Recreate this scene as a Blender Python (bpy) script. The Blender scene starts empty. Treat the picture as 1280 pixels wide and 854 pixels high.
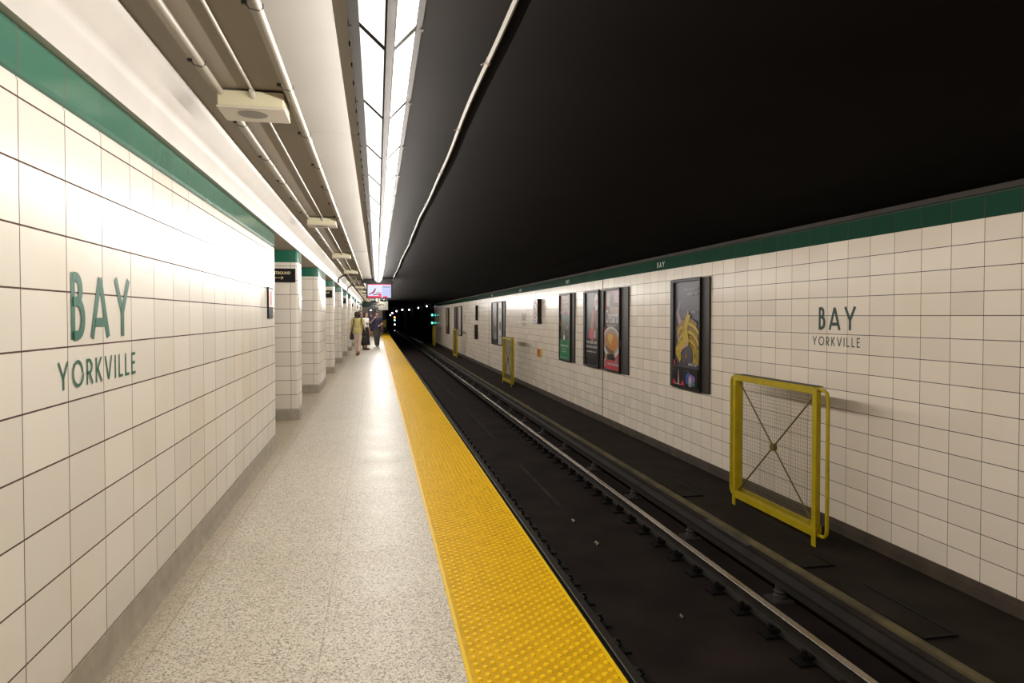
import bpy, bmesh, math, random
from mathutils import Vector, Matrix
random.seed(7)
SC = bpy.context.scene
COL = SC.collection
PI = math.pi
L, R = -1.1255, 4.975          # the two tiled wall planes
Y0, Y1 = -6.0, 60.2            # run of the station
CE, ST = 2.70, 2.675           # beige ceiling, pale ceiling panel
ZB = -1.17                     # track slab
ZL = -0.885                    # ledge beside the track

# ------------------------------------------------------------------ materials
def new_mat(name):
    m = bpy.data.materials.new(name); m.use_nodes = True
    nt = m.node_tree
    return m, nt, nt.nodes['Principled BSDF']
def nd(nt, t, **kw):
    n = nt.nodes.new(t)
    for k, v in kw.items(): setattr(n, k, v)
    return n
def math_(nt, op, a, b=None, c=None):
    n = nd(nt, 'ShaderNodeMath', operation=op)
    for i, v in enumerate((a, b, c)):
        if v is None: continue
        if isinstance(v, (int, float)): n.inputs[i].default_value = v
        else: nt.links.new(v, n.inputs[i])
    return n.outputs[0]
def mixc(nt, f, a, b):
    n = nd(nt, 'ShaderNodeMix', data_type='RGBA')
    for s, v in ((n.inputs['Factor'], f), (n.inputs['A'], a), (n.inputs['B'], b)):
        if isinstance(v, (int, float)): s.default_value = v
        elif isinstance(v, tuple): s.default_value = (*v, 1) if len(v) == 3 else v
        else: nt.links.new(v, s)
    return n.outputs['Result']
def noise(nt, scale, detail=3, vec=None, rough=.5):
    n = nd(nt, 'ShaderNodeTexNoise'); n.inputs['Scale'].default_value = scale
    n.inputs['Detail'].default_value = detail; n.inputs['Roughness'].default_value = rough
    if vec is None: vec = nd(nt, 'ShaderNodeNewGeometry').outputs['Position']
    nt.links.new(vec, n.inputs['Vector'])
    return n.outputs['Fac']
def ramp(nt, f, lo, hi):
    n = nd(nt, 'ShaderNodeMapRange'); n.inputs['From Min'].default_value = lo; n.inputs['From Max'].default_value = hi
    nt.links.new(f, n.inputs['Value'])
    return n.outputs['Result']
def bump(nt, bs, h, strength=.3, dist=.01):
    b = nd(nt, 'ShaderNodeBump'); b.inputs['Strength'].default_value = strength; b.inputs['Distance'].default_value = dist
    nt.links.new(h, b.inputs['Height']); nt.links.new(b.outputs['Normal'], bs.inputs['Normal'])
def M(name, col, rough=.5, metal=0., var=0., vs=6., bmp=0., bs_=80., spec=.5, emit=None, es=1.):
    m, nt, bs = new_mat(name)
    bs.inputs['Base Color'].default_value = (*col, 1)
    bs.inputs['Roughness'].default_value = rough; bs.inputs['Metallic'].default_value = metal
    bs.inputs['Specular IOR Level'].default_value = spec
    if var:
        f = noise(nt, vs, 4)
        nt.links.new(mixc(nt, ramp(nt, f, .3, .7), tuple(c*(1-var) for c in col), tuple(min(1, c*(1+var)) for c in col)), bs.inputs['Base Color'])
    if bmp: bump(nt, bs, noise(nt, bs_, 3), bmp)
    if emit:
        bs.inputs['Emission Color'].default_value = (*emit, 1); bs.inputs['Emission Strength'].default_value = es
    return m
def tile_mat(name, col, ou, pv, ov, pu=.3365, seams=(), rough=.24, spec=.11, wu=.0025, wv=.0032, ox=0., stain=.0, wav=.14):
    """glazed wall tile in running grout; u follows whichever horizontal axis the face runs along"""
    m, nt, bs = new_mat(name)
    g = nd(nt, 'ShaderNodeNewGeometry')
    p = nd(nt, 'ShaderNodeSeparateXYZ'); nt.links.new(g.outputs['Position'], p.inputs[0])
    q = nd(nt, 'ShaderNodeSeparateXYZ'); nt.links.new(g.outputs['True Normal'], q.inputs[0])
    side = math_(nt, 'GREATER_THAN', math_(nt, 'ABSOLUTE', q.outputs[0]), .6)
    uy = math_(nt, 'SUBTRACT', p.outputs[1], ou); ux = math_(nt, 'SUBTRACT', p.outputs[0], ox)
    mx = nd(nt, 'ShaderNodeMix', data_type='FLOAT')
    nt.links.new(side, mx.inputs[0]); nt.links.new(ux, mx.inputs[2]); nt.links.new(uy, mx.inputs[3])
    u = math_(nt, 'DIVIDE', mx.outputs[0], pu)
    v = math_(nt, 'DIVIDE', math_(nt, 'SUBTRACT', p.outputs[2], ov), pv)
    def line(t, w):
        f = math_(nt, 'FRACT', t)
        d = math_(nt, 'MINIMUM', f, math_(nt, 'SUBTRACT', 1., f))
        return math_(nt, 'LESS_THAN', d, w)
    gl = math_(nt, 'MAXIMUM', line(u, wu/pu), line(v, wv/pv))
    for s in seams:
        gl = math_(nt, 'MAXIMUM', gl, math_(nt, 'LESS_THAN', math_(nt, 'ABSOLUTE', math_(nt, 'SUBTRACT', p.outputs[1], s)), .022))
    cu = nd(nt, 'ShaderNodeCombineXYZ')
    nt.links.new(math_(nt, 'FLOOR', u), cu.inputs[0]); nt.links.new(math_(nt, 'FLOOR', v), cu.inputs[1])
    wn = nd(nt, 'ShaderNodeTexWhiteNoise'); nt.links.new(cu.outputs[0], wn.inputs['Vector'])
    a = mixc(nt, wn.outputs['Value'], tuple(c*.93 for c in col), tuple(min(1, c*1.05) for c in col))
    if stain:
        f = ramp(nt, noise(nt, 1.3, 4), .52, .75)
        a = mixc(nt, math_(nt, 'MULTIPLY', f, stain), a, (col[0]*.82, col[1]*.68, col[2]*.45))
    c = mixc(nt, gl, a, (.10, .065, .05))
    nt.links.new(c, bs.inputs['Base Color'])
    rr = nd(nt, 'ShaderNodeMix', data_type='FLOAT')
    nt.links.new(gl, rr.inputs[0]); rr.inputs[2].default_value = rough; rr.inputs[3].default_value = .9
    nt.links.new(rr.outputs[0], bs.inputs['Roughness'])
    # each tile sits a touch off plane and has a slightly wavy glaze
    k = nd(nt, 'ShaderNodeSeparateXYZ'); nt.links.new(wn.outputs['Color'], k.inputs[0])
    fu = math_(nt, 'FRACT', u); fv = math_(nt, 'FRACT', v)
    tilt = math_(nt, 'ADD', math_(nt, 'MULTIPLY', fu, math_(nt, 'SUBTRACT', k.outputs[0], .5)), math_(nt, 'MULTIPLY', fv, math_(nt, 'SUBTRACT', k.outputs[1], .5)))
    hgt = math_(nt, 'ADD', math_(nt, 'MULTIPLY', tilt, .55), math_(nt, 'MULTIPLY', noise(nt, 7, 2), 1.))
    hgt = math_(nt, 'SUBTRACT', hgt, math_(nt, 'MULTIPLY', gl, .35))
    bump(nt, bs, hgt, wav, .012)
    bs.inputs['Specular IOR Level'].default_value = spec
    return m
WHITE = (.705, .65, .565)
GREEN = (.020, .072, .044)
m_tileL = tile_mat('cream_wall_tile_grouted', WHITE, 2.466, .2045, .145, pu=.3365, stain=.25, spec=.06, rough=.28)
m_tileR = tile_mat('track_wall_tile_grouted', (.96, .84, .70), 4.493, .2045, -.757, pu=.3365, seams=(14.64, 30.5, 46.4), stain=.15)
m_tileP = tile_mat('pillar_tile_grouted', WHITE, 10.17+.13, .2045, .16, pu=.3365, ox=-1.207, stain=.12, spec=.09)
m_greenL = tile_mat('green_band_tile', (.055, .165, .115), 2.466, 2., .5, rough=.14, spec=.5)
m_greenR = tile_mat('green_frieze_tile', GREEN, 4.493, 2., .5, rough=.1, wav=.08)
m_greenP = tile_mat('pillar_green_tile', (.022, .125, .08), 10.30, 2., .5, ox=-1.207, rough=.14)

def terrazzo():
    m, nt, bs = new_mat('speckled_terrazzo')
    g = nd(nt, 'ShaderNodeNewGeometry').outputs['Position']
    def vor(scale):
        v = nd(nt, 'ShaderNodeTexVoronoi'); v.inputs['Scale'].default_value = scale
        nt.links.new(g, v.inputs['Vector'])
        s = nd(nt, 'ShaderNodeSeparateXYZ'); nt.links.new(v.outputs['Color'], s.inputs[0])
        return s.outputs[0]
    a = mixc(nt, vor(130), (.47, .41, .325), (.69, .63, .525))
    f = math_(nt, 'GREATER_THAN', vor(190), .86)
    a = mixc(nt, f, a, (.20, .17, .13))
    f2 = math_(nt, 'GREATER_THAN', vor(100), .93)
    a = mixc(nt, f2, a, (.30, .26, .20))
    f3 = ramp(nt, noise(nt, .9, 4), .40, .75)
    a = mixc(nt, math_(nt, 'MULTIPLY', f3, .22), a, (.36, .30, .22))
    p = nd(nt, 'ShaderNodeSeparateXYZ'); nt.links.new(g, p.inputs[0])
    def near(s, pos, w): return math_(nt, 'LESS_THAN', math_(nt, 'ABSOLUTE', math_(nt, 'SUBTRACT', s, pos)), w)
    fr = math_(nt, 'FRACT', math_(nt, 'DIVIDE', math_(nt, 'SUBTRACT', p.outputs[1], 3.635), .735))
    jl = math_(nt, 'LESS_THAN', fr, .0045)
    jl = math_(nt, 'MAXIMUM', jl, near(p.outputs[0], -.25, .0025))
    jl = math_(nt, 'MAXIMUM', jl, near(p.outputs[0], -.985, .004))
    a = mixc(nt, math_(nt, 'MULTIPLY', jl, .5), a, (.24, .20, .15))
    # browner towards the wall, with an uneven edge
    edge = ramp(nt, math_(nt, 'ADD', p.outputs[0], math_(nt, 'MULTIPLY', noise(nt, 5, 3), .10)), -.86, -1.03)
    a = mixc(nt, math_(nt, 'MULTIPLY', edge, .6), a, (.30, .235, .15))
    nt.links.new(a, bs.inputs['Base Color'])
    r = nd(nt, 'ShaderNodeMapRange'); nt.links.new(noise(nt, 2.2, 4), r.inputs['Value'])
    r.inputs['To Min'].default_value = .36; r.inputs['To Max'].default_value = .52; bs.inputs['Specular IOR Level'].default_value = .075
    nt.links.new(r.outputs[0], bs.inputs['Roughness'])
    bump(nt, bs, noise(nt, 30, 2), .035)
    return m
m_floor = terrazzo()
m_base = M('grey_cove_base', (.33, .285, .215), .4, var=.15, vs=9)
m_plaster = M('white_painted_plaster', (.52, .485, .44), .5, spec=.12, var=.04, vs=3, bmp=.06, bs_=14)
m_soffit = M('beige_painted_soffit', (.62, .55, .43), .6, var=.05, vs=2)
m_beige = M('beige_painted_ceiling', (.205, .170, .125), .6, var=.05, vs=2)
m_panel = M('pale_ceiling_panel', (.285, .262, .235), .55, var=.03, vs=2)
m_dark = M('sooty_black_ceiling', (.0042, .0029, .0021), .9, spec=.04, var=.25, vs=1.2)
m_dark2 = M('grimy_dark_strip', (.05, .04, .032), .8, var=.2, vs=3)
m_pipe = M('cream_painted_conduit', (.36, .32, .26), .4)
m_clamp = M('dark_iron_clamp', (.03, .025, .02), .6)
m_box = M('yellowed_cream_plastic', (.46, .41, .27), .45)
m_boxface = M('beige_box_face', (.42, .37, .30), .5)
m_grill = M('grey_brown_grille', (.17, .15, .12), .8)
m_lframe = M('tan_light_frame', (.014, .0115, .009), .7, spec=.05)
m_lens = M('lit_white_lens', (.03, .03, .03), .4, emit=(1., .97, .91), es=.95)
m_lensR = M('lit_white_track_lens', (.03, .03, .03), .4, emit=(1., .96, .89), es=2.2)
m_cable = M('cream_cable', (.11, .095, .075), .5)
m_tie = M('brown_cable_tie', (.12, .09, .06), .6)
m_slab = M('blackened_concrete', (.0200, .0140, .0115), .9, spec=.08, var=.35, vs=1.6, bmp=.3, bs_=35)
m_ledge = M('oily_ledge_concrete', (.026, .0195, .0145), .85, spec=.08, var=.3, vs=1.9, bmp=.25, bs_=30)
m_plinth = M('rusty_plinth', (.060, .042, .027), .85, var=.3, vs=4)
m_edge = M('worn_yellow_timber', (.11, .085, .035), .8, var=.45, vs=3)
m_rail = M('rusted_rail_steel', (.045, .036, .029), .5, metal=.4, var=.2, vs=5)
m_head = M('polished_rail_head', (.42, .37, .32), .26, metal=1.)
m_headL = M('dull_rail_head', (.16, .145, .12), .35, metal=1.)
m_iron = M('greasy_cast_iron', (.007, .006, .0055), .6, spec=.15)
m_cover = M('grey_cover_board', (.024, .0185, .0155), .7, spec=.15, var=.25, vs=3)
m_insul = M('grey_insulator', (.05, .043, .037), .5)
m_yel = M('yellow_tactile', (.55, .315, .004), .55, var=.12, vs=9, spec=.08)
m_dome = M('yellow_dome', (.80, .49, .004), .42, spec=.15)
m_yel2 = M('yellow_edge_trim', (.74, .47, .006), .45, spec=.15)
m_gate = M('yellow_gloss_paint', (.46, .34, .008), .42, spec=.25, var=.12, vs=9)
m_gated = M('brown_olive_rod', (.14, .105, .02), .5)
m_wire = M('dull_wire', (.20, .17, .09), .5, metal=.3)
m_ink = M('green_ink', (.012, .11, .062), .5)
m_inkR = M('grey_green_ink', (.028, .062, .045), .6)
m_whiteink = M('white_ink', (.72, .70, .64), .5)
m_black = M('black_enamel', (.008, .007, .007), .45, spec=.15)
m_frame = M('black_bronze_frame', (.022, .018, .016), .4, spec=.2)
m_fside = M('charcoal_side_panel', (.055, .046, .040), .45, spec=.2)
m_cream_ink = M('cream_ink', (.80, .70, .38), .5)
m_red = M('poster_red', (.55, .015, .03), .4)
m_grey = M('pale_grey_board', (.24, .23, .185), .5)
m_lilac = M('lilac_grey_door', (.30, .27, .30), .5)

# ------------------------------------------------------------------ mesh building
class MB:
    def __init__(s): s.v = []; s.f = []; s.mi = []
    def add(s, vs, fs, mi=0):
        b = len(s.v); s.v += [tuple(p) for p in vs]
        for f in fs: s.f.append(tuple(b+i for i in f)); s.mi.append(mi)
        return s
    def box(s, x0, x1, y0, y1, z0, z1, mi=0):
        v = [(x, y, z) for x in (x0, x1) for y in (y0, y1) for z in (z0, z1)]
        return s.add(v, [(0,1,3,2), (4,6,7,5), (0,4,5,1), (2,3,7,6), (0,2,6,4), (1,5,7,3)], mi)
    def extr(s, prof, y0, y1, mi=0):
        """closed (x,z) profile, counter-clockwise seen from -Y, run along Y"""
        n = len(prof)
        v = [(x, y0, z) for x, z in prof] + [(x, y1, z) for x, z in prof]
        f = [tuple(range(n)), tuple(range(2*n-1, n-1, -1))] + [(i, i+n, (i+1) % n+n, (i+1) % n) for i in range(n)]
        return s.add(v, f, mi)
    def tube(s, pts, r, seg=8, mi=0, caps=True):
        pts = [Vector(p) for p in pts]; n = len(pts); rs = r if isinstance(r, (list, tuple)) else [r]*n
        b = len(s.v); prev = None
        for i, p in enumerate(pts):
            t = (pts[min(i+1, n-1)] - pts[max(i-1, 0)]).normalized()
            if prev is None:
                a = Vector((0, 0, 1)) if abs(t.z) < .9 else Vector((1, 0, 0))
                prev = t.cross(a).normalized()
            e1 = (prev - t*prev.dot(t)).normalized(); e2 = t.cross(e1); prev = e1
            for k in range(seg):
                w = 2*PI*k/seg
                s.v.append(tuple(p + (e1*math.cos(w)+e2*math.sin(w))*rs[i]))
        for i in range(n-1):
            for k in range(seg):
                s.f.append((b+i*seg+k, b+i*seg+(k+1) % seg, b+(i+1)*seg+(k+1) % seg, b+(i+1)*seg+k)); s.mi.append(mi)
        if caps:
            s.f.append(tuple(b+k for k in reversed(range(seg)))); s.mi.append(mi)
            s.f.append(tuple(b+(n-1)*seg+k for k in range(seg))); s.mi.append(mi)
        return s
    def ell(s, c, r, seg=12, rings=8, mi=0):
        c = Vector(c); r = (r, r, r) if isinstance(r, (int, float)) else r
        vs = [(c.x, c.y, c.z-r[2])]
        for i in range(1, rings):
            a = -PI/2+PI*i/rings
            for k in range(seg):
                w = 2*PI*k/seg
                vs.append((c.x+r[0]*math.cos(a)*math.cos(w), c.y+r[1]*math.cos(a)*math.sin(w), c.z+r[2]*math.sin(a)))
        vs.append((c.x, c.y, c.z+r[2])); T = len(vs)-1; fs = []
        for k in range(seg):
            fs.append((0, 1+(k+1) % seg, 1+k))
            fs.append((T, 1+(rings-2)*seg+k, 1+(rings-2)*seg+(k+1) % seg))
        for i in range(rings-2):
            for k in range(seg):
                a = 1+i*seg; fs.append((a+k, a+(k+1) % seg, a+seg+(k+1) % seg, a+seg+k))
        return s.add(vs, fs, mi)
    def cap(s, p, q, r0, r1, seg=10, mi=0):
        s.tube([p, q], [r0, r1], seg, mi); s.ell(p, r0, seg, 6, mi); s.ell(q, r1, seg, 6, mi); return s
    def loft(s, rings, seg=16, mi=0):
        """rings: (cx, cy, z, rx, ry)"""
        b = len(s.v); n = len(rings)
        for cx, cy, z, rx, ry in rings:
            for k in range(seg):
                w = 2*PI*k/seg; s.v.append((cx+rx*math.cos(w), cy+ry*math.sin(w), z))
        for i in range(n-1):
            for k in range(seg):
                s.f.append((b+i*seg+k, b+i*seg+(k+1) % seg, b+(i+1)*seg+(k+1) % seg, b+(i+1)*seg+k)); s.mi.append(mi)
        s.f.append(tuple(b+k for k in reversed(range(seg)))); s.mi.append(mi)
        s.f.append(tuple(b+(n-1)*seg+k for k in range(seg))); s.mi.append(mi)
        return s
    def mesh(s, name, mats):
        me = bpy.data.meshes.new(name); me.from_pydata(s.v, [], s.f)
        for m in (mats if isinstance(mats, (list, tuple)) else [mats]): me.materials.append(m)
        me.polygons.foreach_set('material_index', s.mi); me.update()
        return me
    def build(s, name, mats, parent=None, smooth=False, bevel=0.):
        return link(name, s.mesh(name, mats), parent, smooth, bevel)
def link(name, me, parent=None, smooth=False, bevel=0.):
    if smooth:
        me.polygons.foreach_set('use_smooth', [True]*len(me.polygons))
        try: me.set_sharp_from_angle(angle=math.radians(40))
        except Exception: pass
    o = bpy.data.objects.new(name, me); COL.objects.link(o)
    if parent is not None: o.parent = parent
    if bevel:
        b = o.modifiers.new('edge', 'BEVEL'); b.width = bevel; b.segments = 2; b.limit_method = 'ANGLE'
    return o
def tag(o, label, cat, group=None, kind=None):
    o['label'] = label; o['category'] = cat
    if group: o['group'] = group
    if kind: o['kind'] = kind
    return o
def thing(name, label, cat, loc=(0, 0, 0), rz=0., group=None, kind=None):
    o = bpy.data.objects.new(name, None); COL.objects.link(o); o.empty_display_size = .1
    o.location = loc; o.rotation_euler = (0, 0, rz)
    return tag(o, label, cat, group, kind)
def struct(o): o['kind'] = 'structure'; return o
KIDS = {}
def dup(root, loc, label=None):
    r = root.copy(); COL.objects.link(r); r.location = loc
    if label: r['label'] = label
    if root.name not in KIDS: KIDS[root.name] = [(c, list(c.children)) for c in root.children]
    for ch, gs in KIDS[root.name]:
        c = ch.copy(); COL.objects.link(c); c.parent = r
        for g in gs:
            d = g.copy(); COL.objects.link(d); d.parent = c
    return r

# ------------------------------------------------------------------ flat artwork and lettering
class Frame:
    """a flat picture plane: origin, unit u (reading direction), v (up), n (towards the viewer)"""
    def __init__(s, o, u, v=(0, 0, 1)):
        s.o = Vector(o); s.u = Vector(u); s.v = Vector(v); s.n = s.u.cross(s.v)
    def p(s, u, v, n=0.): return s.o + s.u*u + s.v*v + s.n*n
class Art:
    def __init__(s, fr): s.fr = fr; s.mb = MB(); s.mats = []; s.k = 0
    def slot(s, m):
        if m not in s.mats: s.mats.append(m)
        return s.mats.index(m)
    def poly(s, pts, m, lay=None):
        s.k += 1; d = .00012*(s.k if lay is None else lay)+.0002
        a = sum(pts[i][0]*pts[(i+1) % len(pts)][1]-pts[(i+1) % len(pts)][0]*pts[i][1] for i in range(len(pts)))
        if a < 0: pts = pts[::-1]
        s.mb.add([s.fr.p(u, v, d) for u, v in pts], [tuple(range(len(pts)))], s.slot(m)); return s
    def rect(s, u0, u1, v0, v1, m): return s.poly([(u0, v0), (u1, v0), (u1, v1), (u0, v1)], m)
    def oval(s, cu, cv, ru, rv, m, n=28, rot=0.):
        return s.poly([(cu+ru*math.cos(2*PI*i/n)*math.cos(rot)-rv*math.sin(2*PI*i/n)*math.sin(rot),
                        cv+ru*math.cos(2*PI*i/n)*math.sin(rot)+rv*math.sin(2*PI*i/n)*math.cos(rot)) for i in range(n)], m)
    def ribbon(s, pts, w, m):
        """tapering stroke along pts"""
        n = len(pts); lt, rt_ = [], []
        for i in range(n):
            a = Vector(pts[max(i-1, 0)]); b = Vector(pts[min(i+1, n-1)]); t = (b-a).normalized(); q = Vector((-t.y, t.x))
            ww = w[i] if isinstance(w, (list, tuple)) else w
            lt.append(Vector(pts[i])+q*ww/2); rt_.append(Vector(pts[i])-q*ww/2)
        s.k += 1
        for i in range(n-1):
            s.poly([tuple(lt[i]), tuple(rt_[i]), tuple(rt_[i+1]), tuple(lt[i+1])], m, s.k)
        return s
    def ring(s, cu, cv, r0, r1, m, n=36):
        s.k += 1
        for i in range(n):
            a, b = 2*PI*i/n, 2*PI*(i+1)/n
            s.poly([(cu+r*math.cos(w), cv+r*math.sin(w)) for r, w in ((r0, a), (r1, a), (r1, b), (r0, b))], m, s.k)
        return s
    def words(s, u, v, width, h, m, rnd):
        """a line of print too small to read: word-length strokes"""
        x = u; s.k += 1
        while x < u+width-h*.5:
            for _ in range(rnd.randint(3, 8)):
                if x > u+width-h*.3: break
                w = h*rnd.choice((.42, .5, .55, .3)); t = h*rnd.choice((1., 1., .78, .78)); q = h*.17
                s.poly([(x, v), (x+q, v), (x+q, v+t), (x, v+t)], m, s.k)
                if w > h*.35:
                    k = rnd.choice((0, 1, 2))
                    s.poly([(x+w-q, v), (x+w, v), (x+w, v+t), (x+w-q, v+t)], m, s.k)
                    if k != 2: s.poly([(x+q, v+t-q), (x+w-q, v+t-q), (x+w-q, v+t), (x+q, v+t)], m, s.k)
                    if k != 1: s.poly([(x+q, v+t*.4), (x+w-q, v+t*.4), (x+w-q, v+t*.4+q), (x+q, v+t*.4+q)], m, s.k)
                x += w+h*.13
            x += h*.38
        return s
    def text(s, body, u, v, h, m, width=None, bold=0.):
        cu = bpy.data.curves.new('text', 'FONT'); cu.body = body; cu.size = 1.; cu.offset = bold
        o = bpy.data.objects.new('text', cu); COL.objects.link(o)
        dg = bpy.context.evaluated_depsgraph_get(); me = bpy.data.meshes.new_from_object(o.evaluated_get(dg))
        xs = [q.co.x for q in me.vertices]; ys = [q.co.y for q in me.vertices]
        sy = h/(max(ys)-min(ys)); sx = sy if width is None else width/(max(xs)-min(xs)); x0, y0 = min(xs), min(ys)
        s.k += 1
        s.mb.add([s.fr.p(u+(q.co.x-x0)*sx, v+(q.co.y-y0)*sy, .00012*s.k+.0002) for q in me.vertices], [tuple(q.vertices) for q in me.polygons], s.slot(m))
        bpy.data.objects.remove(o); bpy.data.curves.remove(cu); bpy.data.meshes.remove(me)
        return s
    def build(s, name, parent=None): return s.mb.build(name, s.mats, parent)
def arc(cx, cy, rx, ry, a0, a1, n=10):
    return [(cx+rx*math.cos(math.radians(a0+(a1-a0)*i/n)), cy+ry*math.sin(math.radians(a0+(a1-a0)*i/n))) for i in range(n+1)]
# strokes of the station alphabet inside a unit-height box (width, strokes)
GLYPH = {
 'B': (.46, [[(.06, 0), (.06, 1)], [(.06, .94), (.18, .94)]+arc(.18, .755, .15, .185, 90, -90)+[(.06, .57)], [(.06, .57), (.2, .57)]+arc(.2, .315, .2, .255, 90, -90)+[(.06, .06)]]),
 'A': (.80, [[(.06, 0), (.40, .97)], [(.40, .97), (.74, 0)], [(.19, .25), (.61, .25)]]),
 'Y': (.74, [[(.05, 1), (.37, .42)], [(.69, 1), (.37, .42)], [(.37, .45), (.37, 0)]]),
 'O': (.86, [arc(.43, .5, .38, .45, 0, 360, 28)]),
 'R': (.50, [[(.06, 0), (.06, 1)], [(.06, .94), (.2, .94)]+arc(.2, .7, .22, .24, 90, -90)+[(.06, .46)], [(.2, .46), (.46, 0)]]),
 'K': (.56, [[(.06, 0), (.06, 1)], [(.5, 1), (.09, .46)], [(.16, .56), (.52, 0)]]),
 'V': (.68, [[(.04, 1), (.34, .02)], [(.64, 1), (.34, .02)]]),
 'I': (.12, [[(.06, 0), (.06, 1)]]),
 'L': (.42, [[(.06, 1), (.06, 0)], [(.06, .06), (.42, .06)]]),
 'E': (.44, [[(.06, 0), (.06, 1)], [(.06, .94), (.43, .94)], [(.06, .53), (.38, .53)], [(.06, .06), (.43, .06)]]),
}
def letter(fr, ch, u, v, h, wscale, sw, m, parent):
    a = Art(fr); 
    for st in GLYPH[ch][1]:
        a.k += 2; a.ribbon([(u+x*h*wscale, v+y*h) for x, y in st], sw, m)
    return a.build('letter', parent)
def word(fr, txt, u0, u1, v, h, sw, m, parent, gap):
    tot = sum(GLYPH[c][0] for c in txt)*h; free = (u1-u0) - gap*(len(txt)-1); ws = free/tot; u = u0
    for c in txt:
        letter(fr, c, u, v, h, ws, sw, m, parent); u += GLYPH[c][0]*h*ws+gap

# ================================================================== THE SETTING
# platform slab, track slab, ledge
struct(MB().box(-6.5, .985, Y0, Y1-.6, -.16, 0).build('floor', m_floor))
s = MB().box(.985-.28, .985-.26, Y0, Y1, ZB, -.16); struct(s.build('wall_under_platform', m_dark2))
struct(MB().box(.70, 3.84, Y0, 175, ZB-.2, ZB).build('floor_track_bed', m_slab))
struct(MB().box(3.84, R+.05, Y0, Y1+.4, ZB-.2, ZL).build('floor_track_ledge', m_ledge))
struct(MB().box(3.825, 3.90, Y0, Y1, ZL-.03, ZL+.012).build('trim_1', m_edge, bevel=.006))
# left block wall
YE = 8.065
s = MB().box(-3.4, L, Y0, YE, .14, 2.262); struct(s.build('wall_left', m_tileL, bevel=.02))
s = MB().box(-3.41, L+.002, Y0, YE+.002, 2.262, 2.425); o = s.build('wall_left_green_band', m_greenL, bevel=.02); struct(o)
s = MB().extr([(-3.42, .145), (-3.42, 0), (L+.028, 0), (L+.012, .03), (L+.006, .06), (L+.004, .145)][::-1], Y0, YE+.012)
struct(s.build('baseboard_left', m_base, smooth=True))
# ceilings
struct(MB().box(-6.5, -1.2, Y0, Y1-.6, 2.43, 2.62).build('ceiling_soffit', m_soffit))
cor = [(-1.40, 2.426), (-1.098, 2.426), (-1.095, 2.435), (-1.095, 2.545), (-1.089, 2.570), (-1.065, 2.596), (-.985, 2.665), (-.965, 2.69), (-.955, 2.76), (-1.40, 2.76)]
struct(MB().extr(cor, Y0, Y1-.6).build('trim_2', m_plaster, smooth=True))
struct(MB().box(-1.0, -.44, Y0, Y1-.6, CE, CE+.1).build('ceiling_beige', m_beige))
s = MB()
for a, b in ((Y0, 4.6), (4.605, 12.88), (12.93, 22.2), (22.5, Y1-.6)): s.box(-.455, -.06, a, b, ST, ST+.05)
s.box(-.475, -.452, Y0, Y1-.6, ST-.004, CE+.03)
struct(s.build('ceiling_panel', m_panel))
struct(MB().box(-.47, .30, Y0, Y1-.6, 2.74, 2.8).build('ceiling_plate', m_dark))
dk = [(.15, 2.69), (.17, 2.685), (4.25, 2.72), (4.55, 2.70), (4.72, 2.63), (4.90, 2.575), (R-.01, 2.565), (R-.01, 3.0), (.15, 3.0)]
struct(MB().extr(dk, Y0, Y1).build('ceiling_over_track', m_dark, smooth=True))
# right wall
struct(MB().box(R, R+.3, Y0, Y1, -.757, 2.305).build('wall_right', m_tileR))
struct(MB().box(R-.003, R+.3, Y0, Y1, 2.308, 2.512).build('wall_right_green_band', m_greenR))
struct(MB().box(R-.02, R+.3, Y0, Y1, 2.512, 2.56).box(R-.023, R-.018, Y0, Y1, 2.512, 2.518).build('trim_3', [m_dark2]))
struct(MB().extr([(R-.045, ZL-.02), (R+.1, ZL-.02), (R+.1, -.757), (R-.012, -.757), (R-.03, -.80)], Y0, Y1).build('baseboard_right', m_plinth))
# left hall behind the pillars
struct(MB().box(-6.7, -6.5, Y0, Y1, 0, 2.6).build('wall_far_left', m_tileP))
# platform end wall with its door
s = MB()
for a, b, c, d in ((-6.5, -.74, 0, 2.262), (-.06, .47, 0, 2.262), (-.74, -.06, 2.12, 2.262)): s.box(a, b, Y1-.6, Y1-.4, c, d)
struct(s.build('wall_end', m_tileP))
struct(MB().box(-6.5, .47, Y1-.62, Y1-.4, 2.262, 2.8).build('wall_end_green_band', m_greenP))
d = struct(MB().box(-.72, -.08, Y1-.5, Y1-.45, 0, 2.12).build('door_1', m_lilac))
MB().box(-.17, -.13, Y1-.53, Y1-.5, 1.0, 1.12).build('door_handle', m_clamp, d)
struct(MB().box(.47, .72, Y1-.6, Y1-.4, -1.4, 3.0).build('wall_tunnel_portal', m_dark2))
# tunnel beyond the platform, bending to the left
def txr(y): return 5.05 - .00028*max(0, y-62)**2
ys = [Y1-.4+i*4 for i in range(30)]
s = MB()
for i in range(len(ys)-1):
    a, b = ys[i], ys[i+1]; xa, xb = txr(a), txr(b)
    s.add([(xa, a, -1.4), (xb, b, -1.4), (xb, b, 3.0), (xa, a, 3.0)], [(0, 3, 2, 1)])
    s.add([(xa-4.4, a, -1.4), (xb-4.4, b, -1.4), (xb-4.4, b, 3.0), (xa-4.4, a, 3.0)], [(0, 1, 2, 3)])
    s.add([(xa-4.4, a, 2.75), (xb-4.4, b, 2.75), (xb, b, 2.75), (xa, a, 2.75)], [(0, 3, 2, 1)])
yb, xb = ys[-1], txr(ys[-1])
s.add([(xb-4.4, yb, -1.4), (xb, yb, -1.4), (xb, yb, 3), (xb-4.4, yb, 3)], [(0, 1, 2, 3)])
struct(s.build('wall_tunnel', m_dark))
struct(MB().box(R+.02, R+.35, Y1, Y1+.4, -1.4, 3).build('wall_tunnel_jamb', m_dark2))

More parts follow.
